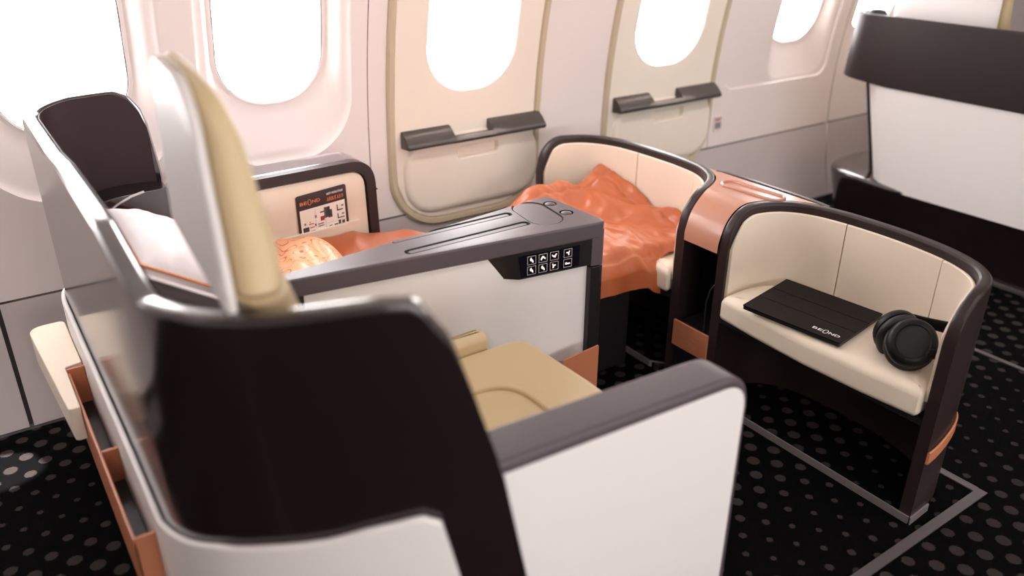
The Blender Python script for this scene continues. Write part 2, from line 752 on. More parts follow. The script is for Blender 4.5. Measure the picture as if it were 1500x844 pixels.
def wall_cell(mb, x0, x1, win, scoop=None, step=None):
    """sidewall cell round a window: deep reveal, bezel lip, shallow scoop"""
    cx, cz, hw, hh = win
    c = (cx, cz)
    R_ = [((cx, cz, hw, hh, .15), .085, 1), ((cx, cz, hw + .003, hh + .003, .153), .058, 1),
          ((cx, cz, hw + .010, hh + .010, .16), .048, 1)]
    if scoop:
        sx0, sx1, sz0, sz1, r = scoop
        sh = ((sx0 + sx1) / 2, (sz0 + sz1) / 2, (sx1 - sx0) / 2, (sz1 - sz0) / 2, r)
        big = (sh[0], sh[1], sh[2] + .014, sh[3] + .014, r + .014)
        ins = (sh[0], sh[1], sh[2] - .02, sh[3] - .02, r - .02)
        R_ += [((cx, cz, hw + .022, hh + .022, .17), .052, 1), (ins, .017, 5), (sh, .010, 2), (big, .0, 2)]
    if step:
        a, b, q, t, r = step
        s2 = ((a + b) / 2, (q + t) / 2, (b - a) / 2, (t - q) / 2, r)
        R_[-1] = (R_[-1][0], .008, 2)
        R_ += [((s2[0], s2[1], s2[2] - .006, s2[3] - .006, r - .006), .008, 3), (s2, 0.0, 1)]
    R_ += [(rect(x0, x1, ZS + G, ZT), 0.0, 6)]
    ring_loft(mb, c, R_)


def plain(mb, x0, x1, z0, z1, n=14, off=0.0):
    V, Fc = [], []
    for i in range(n + 1):
        z = z0 + (z1 - z0) * i / n
        V += [WP(x0, z, off), WP(x1, z, off)]
    for i in range(n):
        Fc.append([2 * i, 2 * i + 1, 2 * i + 3, 2 * i + 2])
    # returns into the joint
    for xx, k in ((x0, 0), (x1, 1)):
        b = len(V)
        for i in range(n + 1):
            z = z0 + (z1 - z0) * i / n
            V.append(WP(xx, z, off + .02))
        for i in range(n):
            Fc.append([2 * i + k, 2 * (i + 1) + k, b + i + 1, b + i])
    mb.add(V, Fc)


# upper sidewall panels
p = MB()
wall_cell(p, -.98, -.02, WINS[0], (-.58, -.08, .69, 1.56, .2))
wall_cell(p, -.02, .61, WINS[1], (.035, .545, .69, 1.56, .2))
wall_cell(p, .61, 1.2245, WINS[2], (.672, 1.152, .695, 1.56, .19))
p.build('sidewall_panel', M_WALL, wl)
p = MB()
plain(p, -2.2, -.985, ZS + G, ZT)
p.build('sidewall_panel', M_WALL, wl)
p = MB()
for (x0, x1, wn) in ((1.2275, 2.14, WINS[3]), (2.14, 3.0, WINS[4])):
    cx, cz, hw, hh = wn
    ring_loft(p, (cx, cz), [((cx, cz, hw + .03, hh + .03, .17), .02, 1), ((cx, cz, hw + .031, hh + .031, .171), 0, 1), (rect(x0, x1, ZS + G, ZT), 0, 6)])
p.build('sidewall_panel', M_WALL, wl)
p = MB()
wall_cell(p, 3.0025, 3.9345, WINS[5], (3.375, 3.822, .69, 1.5, .1), (3.075, 3.85, .668, 1.6, .07))
p.build('sidewall_panel', M_WALL, wl)
p = MB()
wall_cell(p, 3.9395, 4.6, WINS[6], (3.995, 4.46, .69, 1.5, .1))
p.build('sidewall_panel', M_WALL, wl)
p = MB()
plain(p, 4.6, 8, ZS + G, ZT)
p.build('sidewall_panel', M_WALL, wl)
# lower grey panels with dark joints
for (x0, x1) in ((-2.2, -.985), (-.97, -.021), (-.008, 1.93), (1.935, 3.934), (3.942, 5.9), (5.91, 8)):
    p = MB()
    plain(p, x0, x1, .012, ZS - G, 8)
    p.build('dado_panel', M_DADO, wl)
p = MB()
p.box(-2.2, 8, 2.5935, 2.606, .0, .012)
p.build('dado_edge_strip', M_BRIGHT, wl, label='bright metal strip at the foot of the grey panels')
p = MB()
V, Fc = [], []
n = 26
holes = [(x, 2.7) for x in ()]
# dark backing behind the joints, only beside and below the windows
for (z0, z1) in ((0, ZS + .06),):
    plain(p, -2.2, 8, z0, z1, 8, .02)
for xx in (-.9825, -.02, .61, 1.226, 2.14, 3.0, 3.937, 4.6):
    plain(p, xx - .03, xx + .03, ZS, ZT, 24, .005)
p.build('joint_backing', M_GAP, wl)

# windows: pane, rim gasket
for i, (cx, cz, hw, hh) in enumerate(WINS):
    wr = root('window_%d' % (i + 1), (cx, prof(cz), cz - hh), 'oval cabin window, bright daylight outside', 'window', kind='structure')
    P = rrect(cx, cz, hw + .004, hh + .004, .15, 10)
    deep = .085 if i not in (3, 4) else .115
    mk('window_pane', [WP(a, b, deep + .003) for a, b in P], [list(range(len(P)))], M_PANE, wr)
    if i in (0, 1, 2, 5, 6):
        P = rrect(cx, cz, hw + .0075, hh + .0075, .157, 12)
        mb = MB()
        mb.tube([WP(a, b, .0505) for a, b in P], .0013, 6, True)
        mb.build('rim_gasket', M_GAP, wr)

# ---- emergency exit hatches
for i, (xl, xr, wn) in enumerate(((1.298, 1.980, WINS[3]), (2.322, 3.0, WINS[4]))):
    cx, cz, hw, hh = wn
    ex = (xl + xr) / 2
    eh = (xr - xl) / 2
    eb, et = .342, 1.52
    dr = root('door_%d' % (i + 1), (ex, 2.66, eb), ['cream overwing exit hatch nearer the reclined bed', 'cream overwing exit hatch beyond the ottoman back'][i], 'exit hatch', kind='structure')
    ecz, ehh = (eb + et) / 2, (et - eb) / 2
    out = (ex, ecz, eh, ehh, .2)
    inn = (ex, ecz, eh - .022, ehh - .022, .18)
    mb = MB()
    ring_loft(mb, (ex, ecz), [((ex, ecz, eh - .026, ehh - .026, .176), -.004, 1), ((ex, ecz, eh - .022, ehh - .022, .18), -.014, 1),
                              ((ex, ecz, eh - .006, ehh - .006, .196), -.016, 2), (out, -.010, 1), ((ex, ecz, eh + .001, ehh + .001, .2), 0, 1)], 120)
    mb.build('door_seal', M_SEAL, dr, label='beige rubber seal')
    mb = MB()
    ring_loft(mb, (cx, cz), [((cx, cz, hw - .022, hh - .03, .15), .115, 1), ((cx, cz, hw - .018, hh - .026, .155), .07, 1),
                             ((cx, cz, hw - .006, hh - .008, .165), .012, 2), ((cx, cz, hw, hh, .17), -.004, 1), ((cx, cz, hw + .006, hh + .006, .176), -.008, 1),
                             ((ex, ecz, eh - .03, ehh - .03, .172), -.008, 6), ((ex, ecz, eh - .026, ehh - .026, .176), -.003, 1)], 110)
    mb.build('door_panel', M_HATCH, dr)
    # lower bulged pan with grip recess
    px0, px1, pz0, pz1 = xl + .055, xr - .012, .392, .69
    pan = ((px0 + px1) / 2, (pz0 + pz1) / 2, (px1 - px0) / 2, (pz1 - pz0) / 2, .12)
    gcx, gcz = ex + .038, .612
    g0 = (gcx, gcz, .078, .017, .006)
    g1 = (gcx, gcz, .092, .022, .008)
    mb = MB()

    def sh(s_, d):
        return (s_[0], s_[1], s_[2] - d, s_[3] - d, max(.0006, s_[4] - d))
    ring_loft(mb, (gcx, gcz), [(g0, .014, 1), (g1, -.022, 1), ((gcx, gcz, .096, .026, .012), -.026, 1),
                               (sh(pan, .030), -.026, 4), (sh(pan, .014), -.0235, 1), (sh(pan, .005), -.016, 1), (pan, -.007, 1)], 96, True)
    mb.build('lower_pan', M_HATCH, dr)
    # dark handle cover, notched in the middle
    mb = MB()
    hx0, hx1 = xl + .05, xr - .008
    n0, n1 = ex - .085, ex + .085
    full = [(0, .726), (-.016, .724), (-.04, .708), (-.062, .686), (-.068, .675), (-.062, .664), (0, .660)]
    lip = [(-.036, .690), (-.052, .690), (-.062, .684), (-.068, .675), (-.062, .664), (-.036, .664)]
    fnw = lambda a, b, h: (h, prof(.69) - .004 + a, b)
    mb.prism(full, fnw, hx0, n0, .005)
    mb.prism(full, fnw, n1, hx1, .005)
    mb.prism(lip, fnw, n0 - .012, n1 + .012, .003)
    mb.build('handle_cover', M_HANDLE, dr, label='dark bronze handle cover')

# placard beside the second hatch
pl = root('exit_placard', (3.062, prof(.48) - .004, .48), 'tiny red and grey placard on the wall beyond the second exit hatch', 'sign')
mk('placard_plate', [WP(3.036, .478, -.0045), WP(3.088, .478, -.0045), WP(3.088, .552, -.0045), WP(3.036, .552, -.0045),
                     WP(3.036, .478, -.0005), WP(3.088, .478, -.0005), WP(3.088, .552, -.0005), WP(3.036, .552, -.0005)],
   [(0, 1, 2, 3), (4, 7, 6, 5), (0, 4, 5, 1), (2, 6, 7, 3), (0, 3, 7, 4), (1, 5, 6, 2)], mat('placard_white', (.72, .62, .60), .4), pl)
V, Fc = text_mesh('EXIT', .02, .0008)
wx = max(v[0] for v in V)
mk('placard_text', [WP(3.041 + v[0] / wx * .042, .528 + v[1] * 1.05, -.0055) for v in V], Fc, M_RED, pl)
mb = MB()
mb.add([WP(3.042, .492, -.0055), WP(3.082, .492, -.0055), WP(3.082, .522, -.0055), WP(3.042, .522, -.0055)], [(0, 1, 2, 3)])
mb.build('placard_diagram', M_GREYP, pl)

# ---- parts of the cabin outside the frame: far wall, overhead bins, ceiling, end walls
fwall = root('wall_right', (2, -1.7, 0), 'far cabin wall across the aisle', 'wall', kind='structure')


def FP(x, z, off=0.0):
    return (x, -1.70 + (.2 if z > .57 else .27) * (z - .57) ** 2 - off, z)


mb = MB()
edges = [-2.2] + [(a + b) / 2 for a, b in zip(FAR[:-1], FAR[1:])] + [8]
for i, x in enumerate(FAR):
    c = (x, 1.12)
    N = 48
    xs0, xs1 = edges[i], edges[i + 1]
    rings = [(x, 1.12, .172, .24, .15), rect(xs0, xs1, 0, ZT)]
    ph = sorted([2 * PI * k / N for k in range(N)] + [math.atan2(zz - 1.12, xx - x) % (2 * PI) for xx in (xs0, xs1) for zz in (0, ZT)])
    V, Fc = [], []
    for sh_ in rings:
        for q in ph:
            r = cast(c, q, (sh_[0], sh_[1], sh_[2], sh_[3], sh_[4])) if sh_ is rings[0] else min(
                ((xs1 - x) / math.cos(q)) if math.cos(q) > 1e-9 else ((xs0 - x) / math.cos(q)) if math.cos(q) < -1e-9 else 9,
                ((ZT - 1.12) / math.sin(q)) if math.sin(q) > 1e-9 else ((0 - 1.12) / math.sin(q)) if math.sin(q) < -1e-9 else 9)
            V.append(FP(x + math.cos(q) * r, 1.12 + math.sin(q) * r))
    K = len(ph)
    for k in range(K):
        Fc.append([k, (k + 1) % K, K + (k + 1) % K, K + k])
    mb.add(V, Fc)
mb.build('sidewall_panel', M_WALL, fwall)
bins = []
cl = mk('ceiling', [(-2.2, -1.42, ZT), (-2.2, -.75, 1.85), (-2.2, -.6, 2.45), (-2.2, 1.45, 2.45), (-2.2, 1.62, 1.85), (-2.2, 2.4, ZT),
                    (8, -1.42, ZT), (8, -.75, 1.85), (8, -.6, 2.45), (8, 1.45, 2.45), (8, 1.62, 1.85), (8, 2.4, ZT)],
        [(i, i + 1, i + 7, i + 6) for i in range(5)], M_CEIL)
tag(cl, 'white cabin ceiling with overhead bins', 'ceiling', kind='structure')
for nm, x in (('wall_back', -2.2), ('wall_front', 8.0)):
    o = mk(nm, [(x, -1.8, 0), (x, 2.8, 0), (x, 2.8, 2.5), (x, -1.8, 2.5)], [(0, 1, 2, 3)], M_CEIL)
    tag(o, 'plain white bulkhead ' + ('behind the camera' if x < 0 else 'at the front of the cabin'), 'wall', kind='structure')

# ---- metal strips let into the carpet
for i, (x0, x1, y0, y1, lb) in enumerate((
        (-2.2, 2.135, .745, .772, 'metal seat track along the aisle edge of the carpet'),
        (2.112, 2.137, .772, 2.4, 'metal cross strip behind the ottoman unit'),
        (2.897, 2.917, -.2, 2.5, 'thin metal cross strip in the middle of the carpet'))):
    o = MB().box(x0, x1, y0, y1, .0005, .004).build('trim_%d' % (i + 1), M_METAL)
    tag(o, lb, 'floor trim', kind='structure')

# ================================================================== NEAR SEAT SHELL
PLAN = spline([(.47, 2.455), (.40, 2.475), (.32, 2.488), (.25, 2.49), (.20, 2.475), (.165, 2.44), (.152, 2.38), (.15, 2.30), (.15, 2.0), (.15, 1.6), (.15, 1.3), (.153, 1.19),
               (.165, 1.11), (.197, 1.03), (.25, .960), (.32, .897), (.40, .845), (.47, .810), (.55, .787), (.645, .777), (.70, .775)], .012)
# start at the window-side wing tip, travel round the back to the aisle-side wing tip
AL = arclen(PLAN)
i_far = next(i for i, q in enumerate(PLAN) if q.y < 2.30)


def s_of(x, y):
    i = min(range(len(PLAN)), key=lambda k: (PLAN[k].x - x) ** 2 + (PLAN[k].y - y) ** 2)
    return AL[i]


RIM_T = [(0, .80), (.006, .90), (.02, .965), (.045, 1.005), (.09, 1.026), (.2, 1.02), (.33, 1.0), (s_of(.15, 2.0), 1.0), (s_of(.15, 1.83), 1.015), (s_of(.15, 1.43), 1.018), (s_of(.15, 1.25), .994), (s_of(.156, 1.155), .984),
         (s_of(.206, 1.015), 1.002), (s_of(.265, .945), 1.015), (s_of(.334, .887), 1.028), (s_of(.392, .85), 1.037), (s_of(.418, .834), 1.037),
         (s_of(.436, .825), 1.028), (s_of(.451, .818), 1.01), (s_of(.466, .812), .975), (s_of(.49, .803), .893), (s_of(.532, .791), .754), (s_of(.584, .782), .534), (s_of(.645, .777), .30)]
WHT_T = [(0, .5), (s_of(.15, 2.38), .50), (s_of(.15, 1.56), .482), (s_of(.15, 1.34), .465), (s_of(.155, 1.164), .556), (s_of(.185, 1.053), .608), (s_of(.244, .967), .640), (s_of(.307, .908), .665),
         (s_of(.356, .872), .685), (s_of(.407, .841), .702), (s_of(.424, .831), .704), (s_of(.441, .823), .692), (s_of(.449, .819), .672), (s_of(.462, .813), .636), (s_of(.475, .808), .574), (s_of(.50, .80), .42)]
shell = root('seat_shell', (.3, 1.65, 0), 'large dark brown and white seat-pair back shell blurred in the foreground', 'seat shell')
mb = MB()
swept_wall(mb, PLAN, 0, .036, lambda i: .03, lambda i: lerp_tab(RIM_T, AL[i]), .012)
mb.build('back_panel', M_LACQ, shell, 30)
iw0 = next(i for i, q in enumerate(PLAN) if AL[i] > s_of(.2, 2.475))
iw1 = next(i for i, q in enumerate(PLAN) if AL[i] > s_of(.505, .798))
mb = MB()
swept_wall(mb, PLAN, -.014, -.0008, lambda i: .10, lambda i: lerp_tab(WHT_T, AL[i]), .010, iw0, iw1)
mb.build('lower_body', M_WHITE, shell, 30, label='white lower body')
mb = MB()
swept_wall(mb, PLAN, -.006, .030, lambda i: .0, lambda i: .03, .002, iw0, iw1)
mb.build('plinth', M_BLACK, shell)
mb = MB()
swept_wall(mb, PLAN, .0365, .0395, lambda i: .35, lambda i: lerp_tab(RIM_T, AL[i]) - .006, .001, 1, iw1)
mb.build('inner_lining', mat('matte_brown_lining', (.036, .020, .024), .62, spec=.3, bump=(500, .1)), shell, 30)
# copper literature pockets and cream foot pads on the rear face
pk = MB()
X1 = .1355
pk.box(.095, .101, 1.385, 2.14, .235, .395, .002)
pk.box(.095, X1, 1.385, 1.393, .235, .405, .002)
pk.box(.095, X1, 2.132, 2.14, .235, .405, .002)
pk.box(.095, X1, 1.74, 1.75, .235, .385, .002)
pk.box(.095, X1, 1.385, 2.14, .229, .237, .002)
MB().box(.1015, .1345, 1.394, 1.739, .238, .30).box(.1015, .1345, 1.751, 2.131, .238, .30).build('pocket_dark_fill', M_BLACK, shell)  # black blocks put inside the pockets to stand in for their inner shade
pk.build('literature_pocket', M_COPPER, shell, label='copper leather pocket')
for (y0, y1, z0, z1, xi) in ((1.93, 2.44, .315, .405, .094), (.97, 1.375, .06, .215, .134)):
    mb = MB()
    pp = [(.045, y1), (.050, y0), (.134, y0), (.134, y1)] if xi > .1 else [(.040, y1), (.068, y0), (.094, y0), (.094, 2.15), (.134, 2.16), (.134, y1)]
    mb.prism(round_poly(pp, [.05, .012, .004, .004, .004, .02][:len(pp)] if xi < .1 else [.04, .02, .004, .02], 8), XY, z0, z1, .008, 3)
    mb.build('foot_pad', M_CREAM, shell, label='cream padded foot rest')

# ================================================================== SEATS
def seat_back(name, rt_, cx, cy, zt, rotz, cream, beige, lean=.30, cover=None):
    """upright padded seat back with a tapering headrest; back face at local x=0, aisle towards -y"""
    c, s_ = math.cos(rotz), math.sin(rotz)

    def T(x, y, z):
        return (cx + c * x - s_ * y, cy + s_ * x + c * y, z)

    def slab(z_tab, fn_x0, fn_x1, hwf, K=20, nose=.5):
        mb_ = MB()
        V, Fc = [], []
        nn = 24
        for i in range(K + 1):
            t = i / K
            z = z_tab[0] + (z_tab[1] - z_tab[0]) * t
            a, b, h = fn_x0(z), fn_x1(z), hwf(z)
            cxm, hx = (a + b) / 2, (b - a) / 2
            for k in range(nn):
                q = 2 * PI * k / nn
                e = .42
                cc, ss = math.cos(q), math.sin(q)
                V.append(T(cxm + hx * math.copysign(abs(cc) ** (e * 1.6), cc), h * math.copysign(abs(ss) ** (e * .6), ss), z))
        for i in range(K):
            for k in range(nn):
                Fc.append([i * nn + k, i * nn + (k + 1) % nn, (i + 1) * nn + (k + 1) % nn, (i + 1) * nn + k])
        Fc.append(list(range(nn))[::-1])
        Fc.append([K * nn + k for k in range(nn)])
        mb_.add(V, Fc)
        return mb_

    def hw(z):
        w_ = min(.24, .175 + .29 * (zt - .10 - z)) if z < zt - .1 else .175 - .12 * (z - zt + .1)
        d = (z - (zt - .09)) / .09
        if d > 0:
            w_ *= max(.25, math.sqrt(max(.0, 1 - .96 * d ** 2.4)))
        return w_
    xb = lambda z: lean * max(0, (zt - z))
    thk = [(0, .018), (.012, .032), (.03, .045), (.08, .062), (.17, .074), (.24, .084), (.28, .080)]
    def xf(z):
        return xb(z) + lerp_tab(thk, zt - z)
    h0 = zt - .275
    slab((h0, zt), lambda z: xb(z) + .010, xf, hw, 30).build('headrest', beige, rt_, 50)
    slab((cover or h0 - .02, zt - .010), lambda z: xb(z) - .006, lambda z: xb(z) + .014, lambda z: hw(z) - .004, 30).build('back_cover', cream, rt_, 50, label='pale rear cover of the backrest')
    def xf2(z):
        d = h0 - z
        return xb(z) + .088 + .26 * d
    slab((.48, h0 - .004), lambda z: xb(z) + .055 * ss(0, .06, h0 - z), xf2, lambda z: .235 + .02 * ss(.3, .5, h0 - z)).build('backrest', beige, rt_, 50)


aisle = root('cabin_seat', (.8, 1.22, 0), 'upright beige leather aisle seat with tall tapering headrest, behind the dark shell', 'seat')
seat_back('aisle', aisle, .262, 1.215, 1.302, math.radians(-5), M_WHITE, M_BEIGE, .0)
mb = MB()
cpoly = round_poly([(.40, .935), (1.06, .935), (1.085, 1.20), (1.075, 1.50), (.40, 1.50)], [.02, .05, .05, .05, .02])
puff(mb, cpoly, .33, .475, .035, crown=.004)
mb.build('seat_cushion', M_BEIGE, aisle, 60)
U_ = round_poly([(.42, .94), (1.055, .94), (1.08, 1.20), (1.070, 1.495), (.42, 1.495), (.42, 1.352), (.925, 1.348), (.93, 1.06), (.42, 1.05)],
                [.02, .05, .1, .05, .02, .01, .09, .06, .01], 8)
mb = MB()
mb.prism(U_, XY, .45, .489, .012, 4)
mb.build('seat_bolster', M_BEIGE, aisle, 60)
mb = MB()
puff(mb, round_poly([(.52, 1.500), (.975, 1.500), (.975, 1.552), (.52, 1.552)], .02), .33, .528, .022)
mb.build('side_bolster', M_BEIGE, aisle, 60)
MB().box(.35, 1.02, .955, 1.54, .05, .33, .01).build('seat_base', M_BLACK, aisle)

# ---- window seat reclined flat
bed = root('lie_flat_seat', (1.0, 2.08, 0), 'window seat reclined into a flat bed under the orange bedding', 'seat')
mb = MB()
puff(mb, round_poly([(.61, 1.875), (1.80, 1.875), (1.80, 2.335), (.61, 2.335)], .03), .33, .41, .03)
mb.build('seat_cushion', M_CREAM, bed, 60)
mb = MB()
mb.prism([(.215, .36), (.215, .60), (.26, .60), (.57, .445), (.60, .42), (.60, .36)], XZ, 1.80, 2.31, .012, 3)
mb.build('backrest', M_GREY, bed, 60, label='dark grey backrest laid flat')
MB().box(.24, 1.76, 1.83, 2.34, .02, .33, .01).build('seat_base', M_BLACK, bed)

# ================================================================== AISLE ARMREST
arm = root('aisle_armrest', (.8, .85, 0), 'aisle-side armrest with mauve top and white side panel, in front of the dark shell', 'armrest')
AP = round_poly([(.52, .03), (.50, .750), (1.103, .718), (1.113, .03)], [0, 0, .075, .0], 8)
mb = MB()
mb.prism(AP, XZ, .814, .905, .010, 3)
mb.build('arm_frame', M_TOP, arm)
AP2 = round_poly([(.60, .05), (.535, .728), (1.091, .699), (1.091, .05)], [0, 0, .058, .0], 8)
mb = MB()
mb.prism(AP2, XZ, .8115, .8155, .0015, 2)
mb.build('side_panel', M_WHITE, arm, label='white side panel')
MB().box(.48, 1.09, .82, .89, 0, .03).build('plinth', M_BLACK, arm)

# ================================================================== CENTRE CONSOLE
con = root('center_console', (1.0, 1.66, 0), 'mauve centre console between the two seats with tray slots and lit seat controls', 'console')
SL = round_poly([(.48, 1.695), (.48, 1.667), (1.384, 1.545), (1.372, 1.805)], [.006, .006, .03, .03], 6)
mb = MB()
mb.prism(SL, XY, .676, .722, .013, 4)
top = mb.build('console_top', M_TOP, con, 40)
cut = []
for (y0, y1) in ((1.724, 1.753), (1.640, 1.670)):
    c_ = MB().prism(rrect(1.0175, (y0 + y1) / 2, .185, (y1 - y0) / 2, .013, 5), XY, .709, .74)
    cut.append((c_.v, c_.f))
OV = rrect(0, 0, .051, .094, .05, 10)
a_ = math.radians(-8)
OVP = [(1.262 + math.cos(a_) * x - math.sin(a_) * y, 1.700 + math.sin(a_) * x + math.cos(a_) * y) for x, y in OV]
c_ = MB().prism(OVP, XY, .712, .74)
cut.append((c_.v, c_.f))
BT = [(1.338, 1.742), (1.332, 1.66)]
for (x, y) in BT:
    c_ = MB().prism([(x + .020 * math.cos(2 * PI * k / 24), y + .020 * math.sin(2 * PI * k / 24)) for k in range(24)], XY, .712, .74)
    cut.append((c_.v, c_.f))
bool_cut(top, cut)
for (y0, y1) in ((1.724, 1.753), (1.640, 1.670)):
    mb = MB()
    mb.prism(rrect(1.0175, (y0 + y1) / 2, .176, (y1 - y0) / 2 - .006, .008, 5), XY, .709, .7205, .002)
    mb.build('tray_slot', M_TOP, con)
mb = MB()
mb.prism([(1.262 + (x - 1.262) * .91, 1.7 + (y - 1.7) * .955) for x, y in OVP], XY, .712, .7205, .0015)
mb.build('oval_lid', M_TOP, con)
for (x, y) in BT:
    mb = MB()
    lathe(mb, [(.0162, .712), (.0160, .7175), (.014, .7215), (.008, .7235), (.002, .724)], Matrix.Translation((x, y, 0)), 24)
    mb.build('round_button', M_TOP, con)
# post at the front, in two lengths
for (z0, z1, mm) in ((.5975, .706, M_TOP), (.03, .594, M_POST)):
    mb = MB()
    mb.prism(round_poly([(1.338, 1.5525), (1.3834, 1.5458), (1.3714, 1.8042), (1.332, 1.7965)], [.002, .03, .03, .002], 6), XY, z0, z1 - .006 * (z1 > .6), .003)
    mb.build('front_post', mm, con)
# body: white side panels, dark rear end
tp = lambda x, o: 1.548 + (1.384 - x) * (1.667 - 1.545) / .904 + o
bt = lambda x, o: 1.805 - (1.372 - x) * .11 / .892 - o
mb = MB()
mb.prism([(.575, tp(.575, .016)), (1.339, tp(1.339, .016)), (1.333, bt(1.333, .012)), (.575, bt(.575, .012))], XY, .03, .676)
mb.build('side_panel', M_WHITE, con, label='white side panel')
mb = MB()
mb.prism([(.485, tp(.485, .006)), (.574, tp(.574, .009)), (.574, bt(.574, .004)), (.485, bt(.485, .002))], XY, .03, .676)
mb.build('rear_end', M_POST, con)
MB().box(.5, 1.36, 1.64, 1.72, 0, .03).build('plinth', M_BLACK, con)
# control pod under the top, with a slanted rear end
ex = Vector((1.339 - 1.108, tp(1.339, 0) - tp(1.108, 0), 0)).normalized()


def CP(u, z, d):
    """point on the console's aisle face: u along x, d proud of the face"""
    return (u, tp(u, .004) - d, z)


mb = MB()
V = [CP(1.108, .6755, .004), CP(1.339, .677, .004), CP(1.339, .602, .004), CP(1.122, .602, .004),
     CP(1.035, .6755, -.0125), CP(1.339, .6755, -.0125), CP(1.339, .604, -.0125), CP(1.085, .606, -.0125)]
mb.add(V, [(0, 1, 2, 3), (4, 7, 6, 5), (0, 3, 7, 4), (1, 5, 6, 2), (0, 4, 5, 1), (3, 2, 6, 7)])
pod = mb.build('control_pod', M_POST, con)
mb = MB()
mb.add([CP(1.118, .668, .0045), CP(1.300, .668, .0045), CP(1.300, .608, .0045), CP(1.126, .608, .0045),
        CP(1.118, .668, .0055), CP(1.300, .668, .0055), CP(1.300, .608, .0055), CP(1.126, .608, .0055)],
       [(0, 1, 2, 3), (4, 7, 6, 5), (0, 4, 5, 1), (1, 5, 6, 2), (2, 6, 7, 3), (3, 7, 4, 0)])
mb.build('touch_panel', M_SCREEN, pod)
# icons: (column, row, pose)
SEAT_A = [(-.30, .55), (-.05, .62), (.05, .15), (.30, .05), (.42, -.5), (.22, -.6), (.1, -.2), (-.15, -.2), (-.4, .1)]
SEAT_B = [(-.6, -.35), (-.35, -.45), (-.1, .1), (.2, -.05), (.5, -.35), (.6, -.1), (.2, .35), (-.15, .5), (-.4, .2)]
SEAT_C = [(-.55, .45), (-.3, .1), (.1, .05), (.4, .5), (.6, .35), (.3, -.15), (.25, -.45), (-.1, -.35), (-.55, .1)]
SEAT_D = [(-.6, .0), (-.35, .3), (-.2, .0), (.55, .0), (.6, -.25), (-.55, -.3)]
SEAT_E = [(.3, .55), (.5, .5), (.3, 0), (.35, -.55), (.1, -.5), (.05, -.1), (-.4, .05), (-.35, .3), (.1, .2)]
icons = [(0, 0, SEAT_A), (1, 0, SEAT_B), (2, 0, SEAT_C), (3.22, 0, SEAT_E), (0, 1, SEAT_A), (1, 1, SEAT_A), (2, 1, [(-a, b) for a, b in SEAT_E][::-1]), (3.22, 1, SEAT_D)]
for (cx_, r_, shp) in icons:
    u0 = 1.156 + cx_ * .0335
    z0 = .6515 - r_ * .0285
    hw, hh = .0125, .0118
    mb = MB()
    P = []
    for (a, b) in ((-1, -1), (1, -1), (1, 1), (-1, 1)):
        P.append(CP(u0 + a * hw, z0 + b * hh, .006))
    for (a, b) in ((-1, -1), (1, -1), (1, 1), (-1, 1)):
        P.append(CP(u0 + a * (hw - .0009), z0 + b * (hh - .0009), .006))
    mb.add(P, [(k, (k + 1) % 4, 4 + (k + 1) % 4, 4 + k) for k in range(4)])
    mb.build('icon_frame', M_ICONF, pod)
    mb = MB()
    mb.add([CP(u0 + a * hw, z0 + b * hh, .006) for a, b in shp], [list(range(len(shp)))])
    mb.build('seat_icon', M_ICON, pod)
# copper pocket low on the console
mb = MB()
for (a, b, d0, d1, z0, z1) in ():
    pass
V = [CP(1.225, .355, .055), CP(1.338, .375, .055), CP(1.338, .12, .055), CP(1.225, .12, .055),
     CP(1.225, .355, .049), CP(1.338, .375, .049), CP(1.338, .12, .049), CP(1.225, .12, .049)]
mb.add(V, [(0, 1, 2, 3), (4, 7, 6, 5), (0, 4, 5, 1), (1, 5, 6, 2), (2, 6, 7, 3), (3, 7, 4, 0)])
mb.build('side_pocket', M_COPPER, con, label='copper leather pocket')
mb = MB()
V = [CP(1.225, .355, .055), CP(1.225, .12, .055), CP(1.16, .12, -.011), CP(1.16, .345, -.011), CP(1.230, .352, .049), CP(1.230, .12, .049), CP(1.168, .12, -.011), CP(1.168, .342, -.011)]
mb.add(V, [(0, 1, 2, 3), (4, 7, 6, 5), (0, 3, 7, 4), (1, 5, 6, 2), (0, 4, 5, 1), (3, 2, 6, 7)])
mb.build('pocket_gusset', mat('shaded_taupe_lining', (.30, .22, .18), .6), con)  # taupe takes in the brown shadow inside the pocket

# ================================================================== WINDOW-SIDE ARMREST
wa = root('window_armrest', (.8, 2.45, 0), 'window-side armrest with dark rim and cream inner panel below the bright windows', 'armrest')
WO = round_poly([(.42, .735), (1.095, .742), (1.115, .645), (1.115, .637), (.42, .63)], [0, .06, .0, 0, 0], 8)
mb = MB()
OUT = round_poly([(.42, .30), (.42, .732), (1.10, .740), (1.108, .30)], [0, 0, .085, 0], 10)
INN = round_poly([(.42, .30), (.42, .700), (1.070, .708), (1.076, .30)], [0, 0, .058, 0], 10)
# the dark rim loop
n = len(OUT)
V = [(a, 2.372, b) for a, b in OUT] + [(a, 2.372, b) for a, b in INN] + [(a, 2.40, b) for a, b in OUT] + [(a, 2.40, b) for a, b in INN]
Fc = []
for k in range(n - 1):
    Fc += [[k, k + 1, n + k + 1, n + k], [2 * n + k, 3 * n + k, 3 * n + k + 1, 2 * n + k + 1], [k, 2 * n + k, 2 * n + k + 1, k + 1], [n + k, n + k + 1, 3 * n + k + 1, 3 * n + k]]
Fc += [[0, n, 3 * n, 2 * n], [n - 1, 3 * n - 1, 4 * n - 1, 2 * n - 1]]
mb.add(V, Fc)
mb.build('arm_rim', M_RIM, wa)
mb = MB()
mb.prism([(max(.478, a), b - .001) for a, b in OUT], XZ, 2.4005, 2.53, .02, 4)
mb.build('arm_ledge', mat('mauve_gloss', (.075, .058, .066), .16, spec=.9, coat=.6), wa, label='broad top catching the window light')
mb = MB()
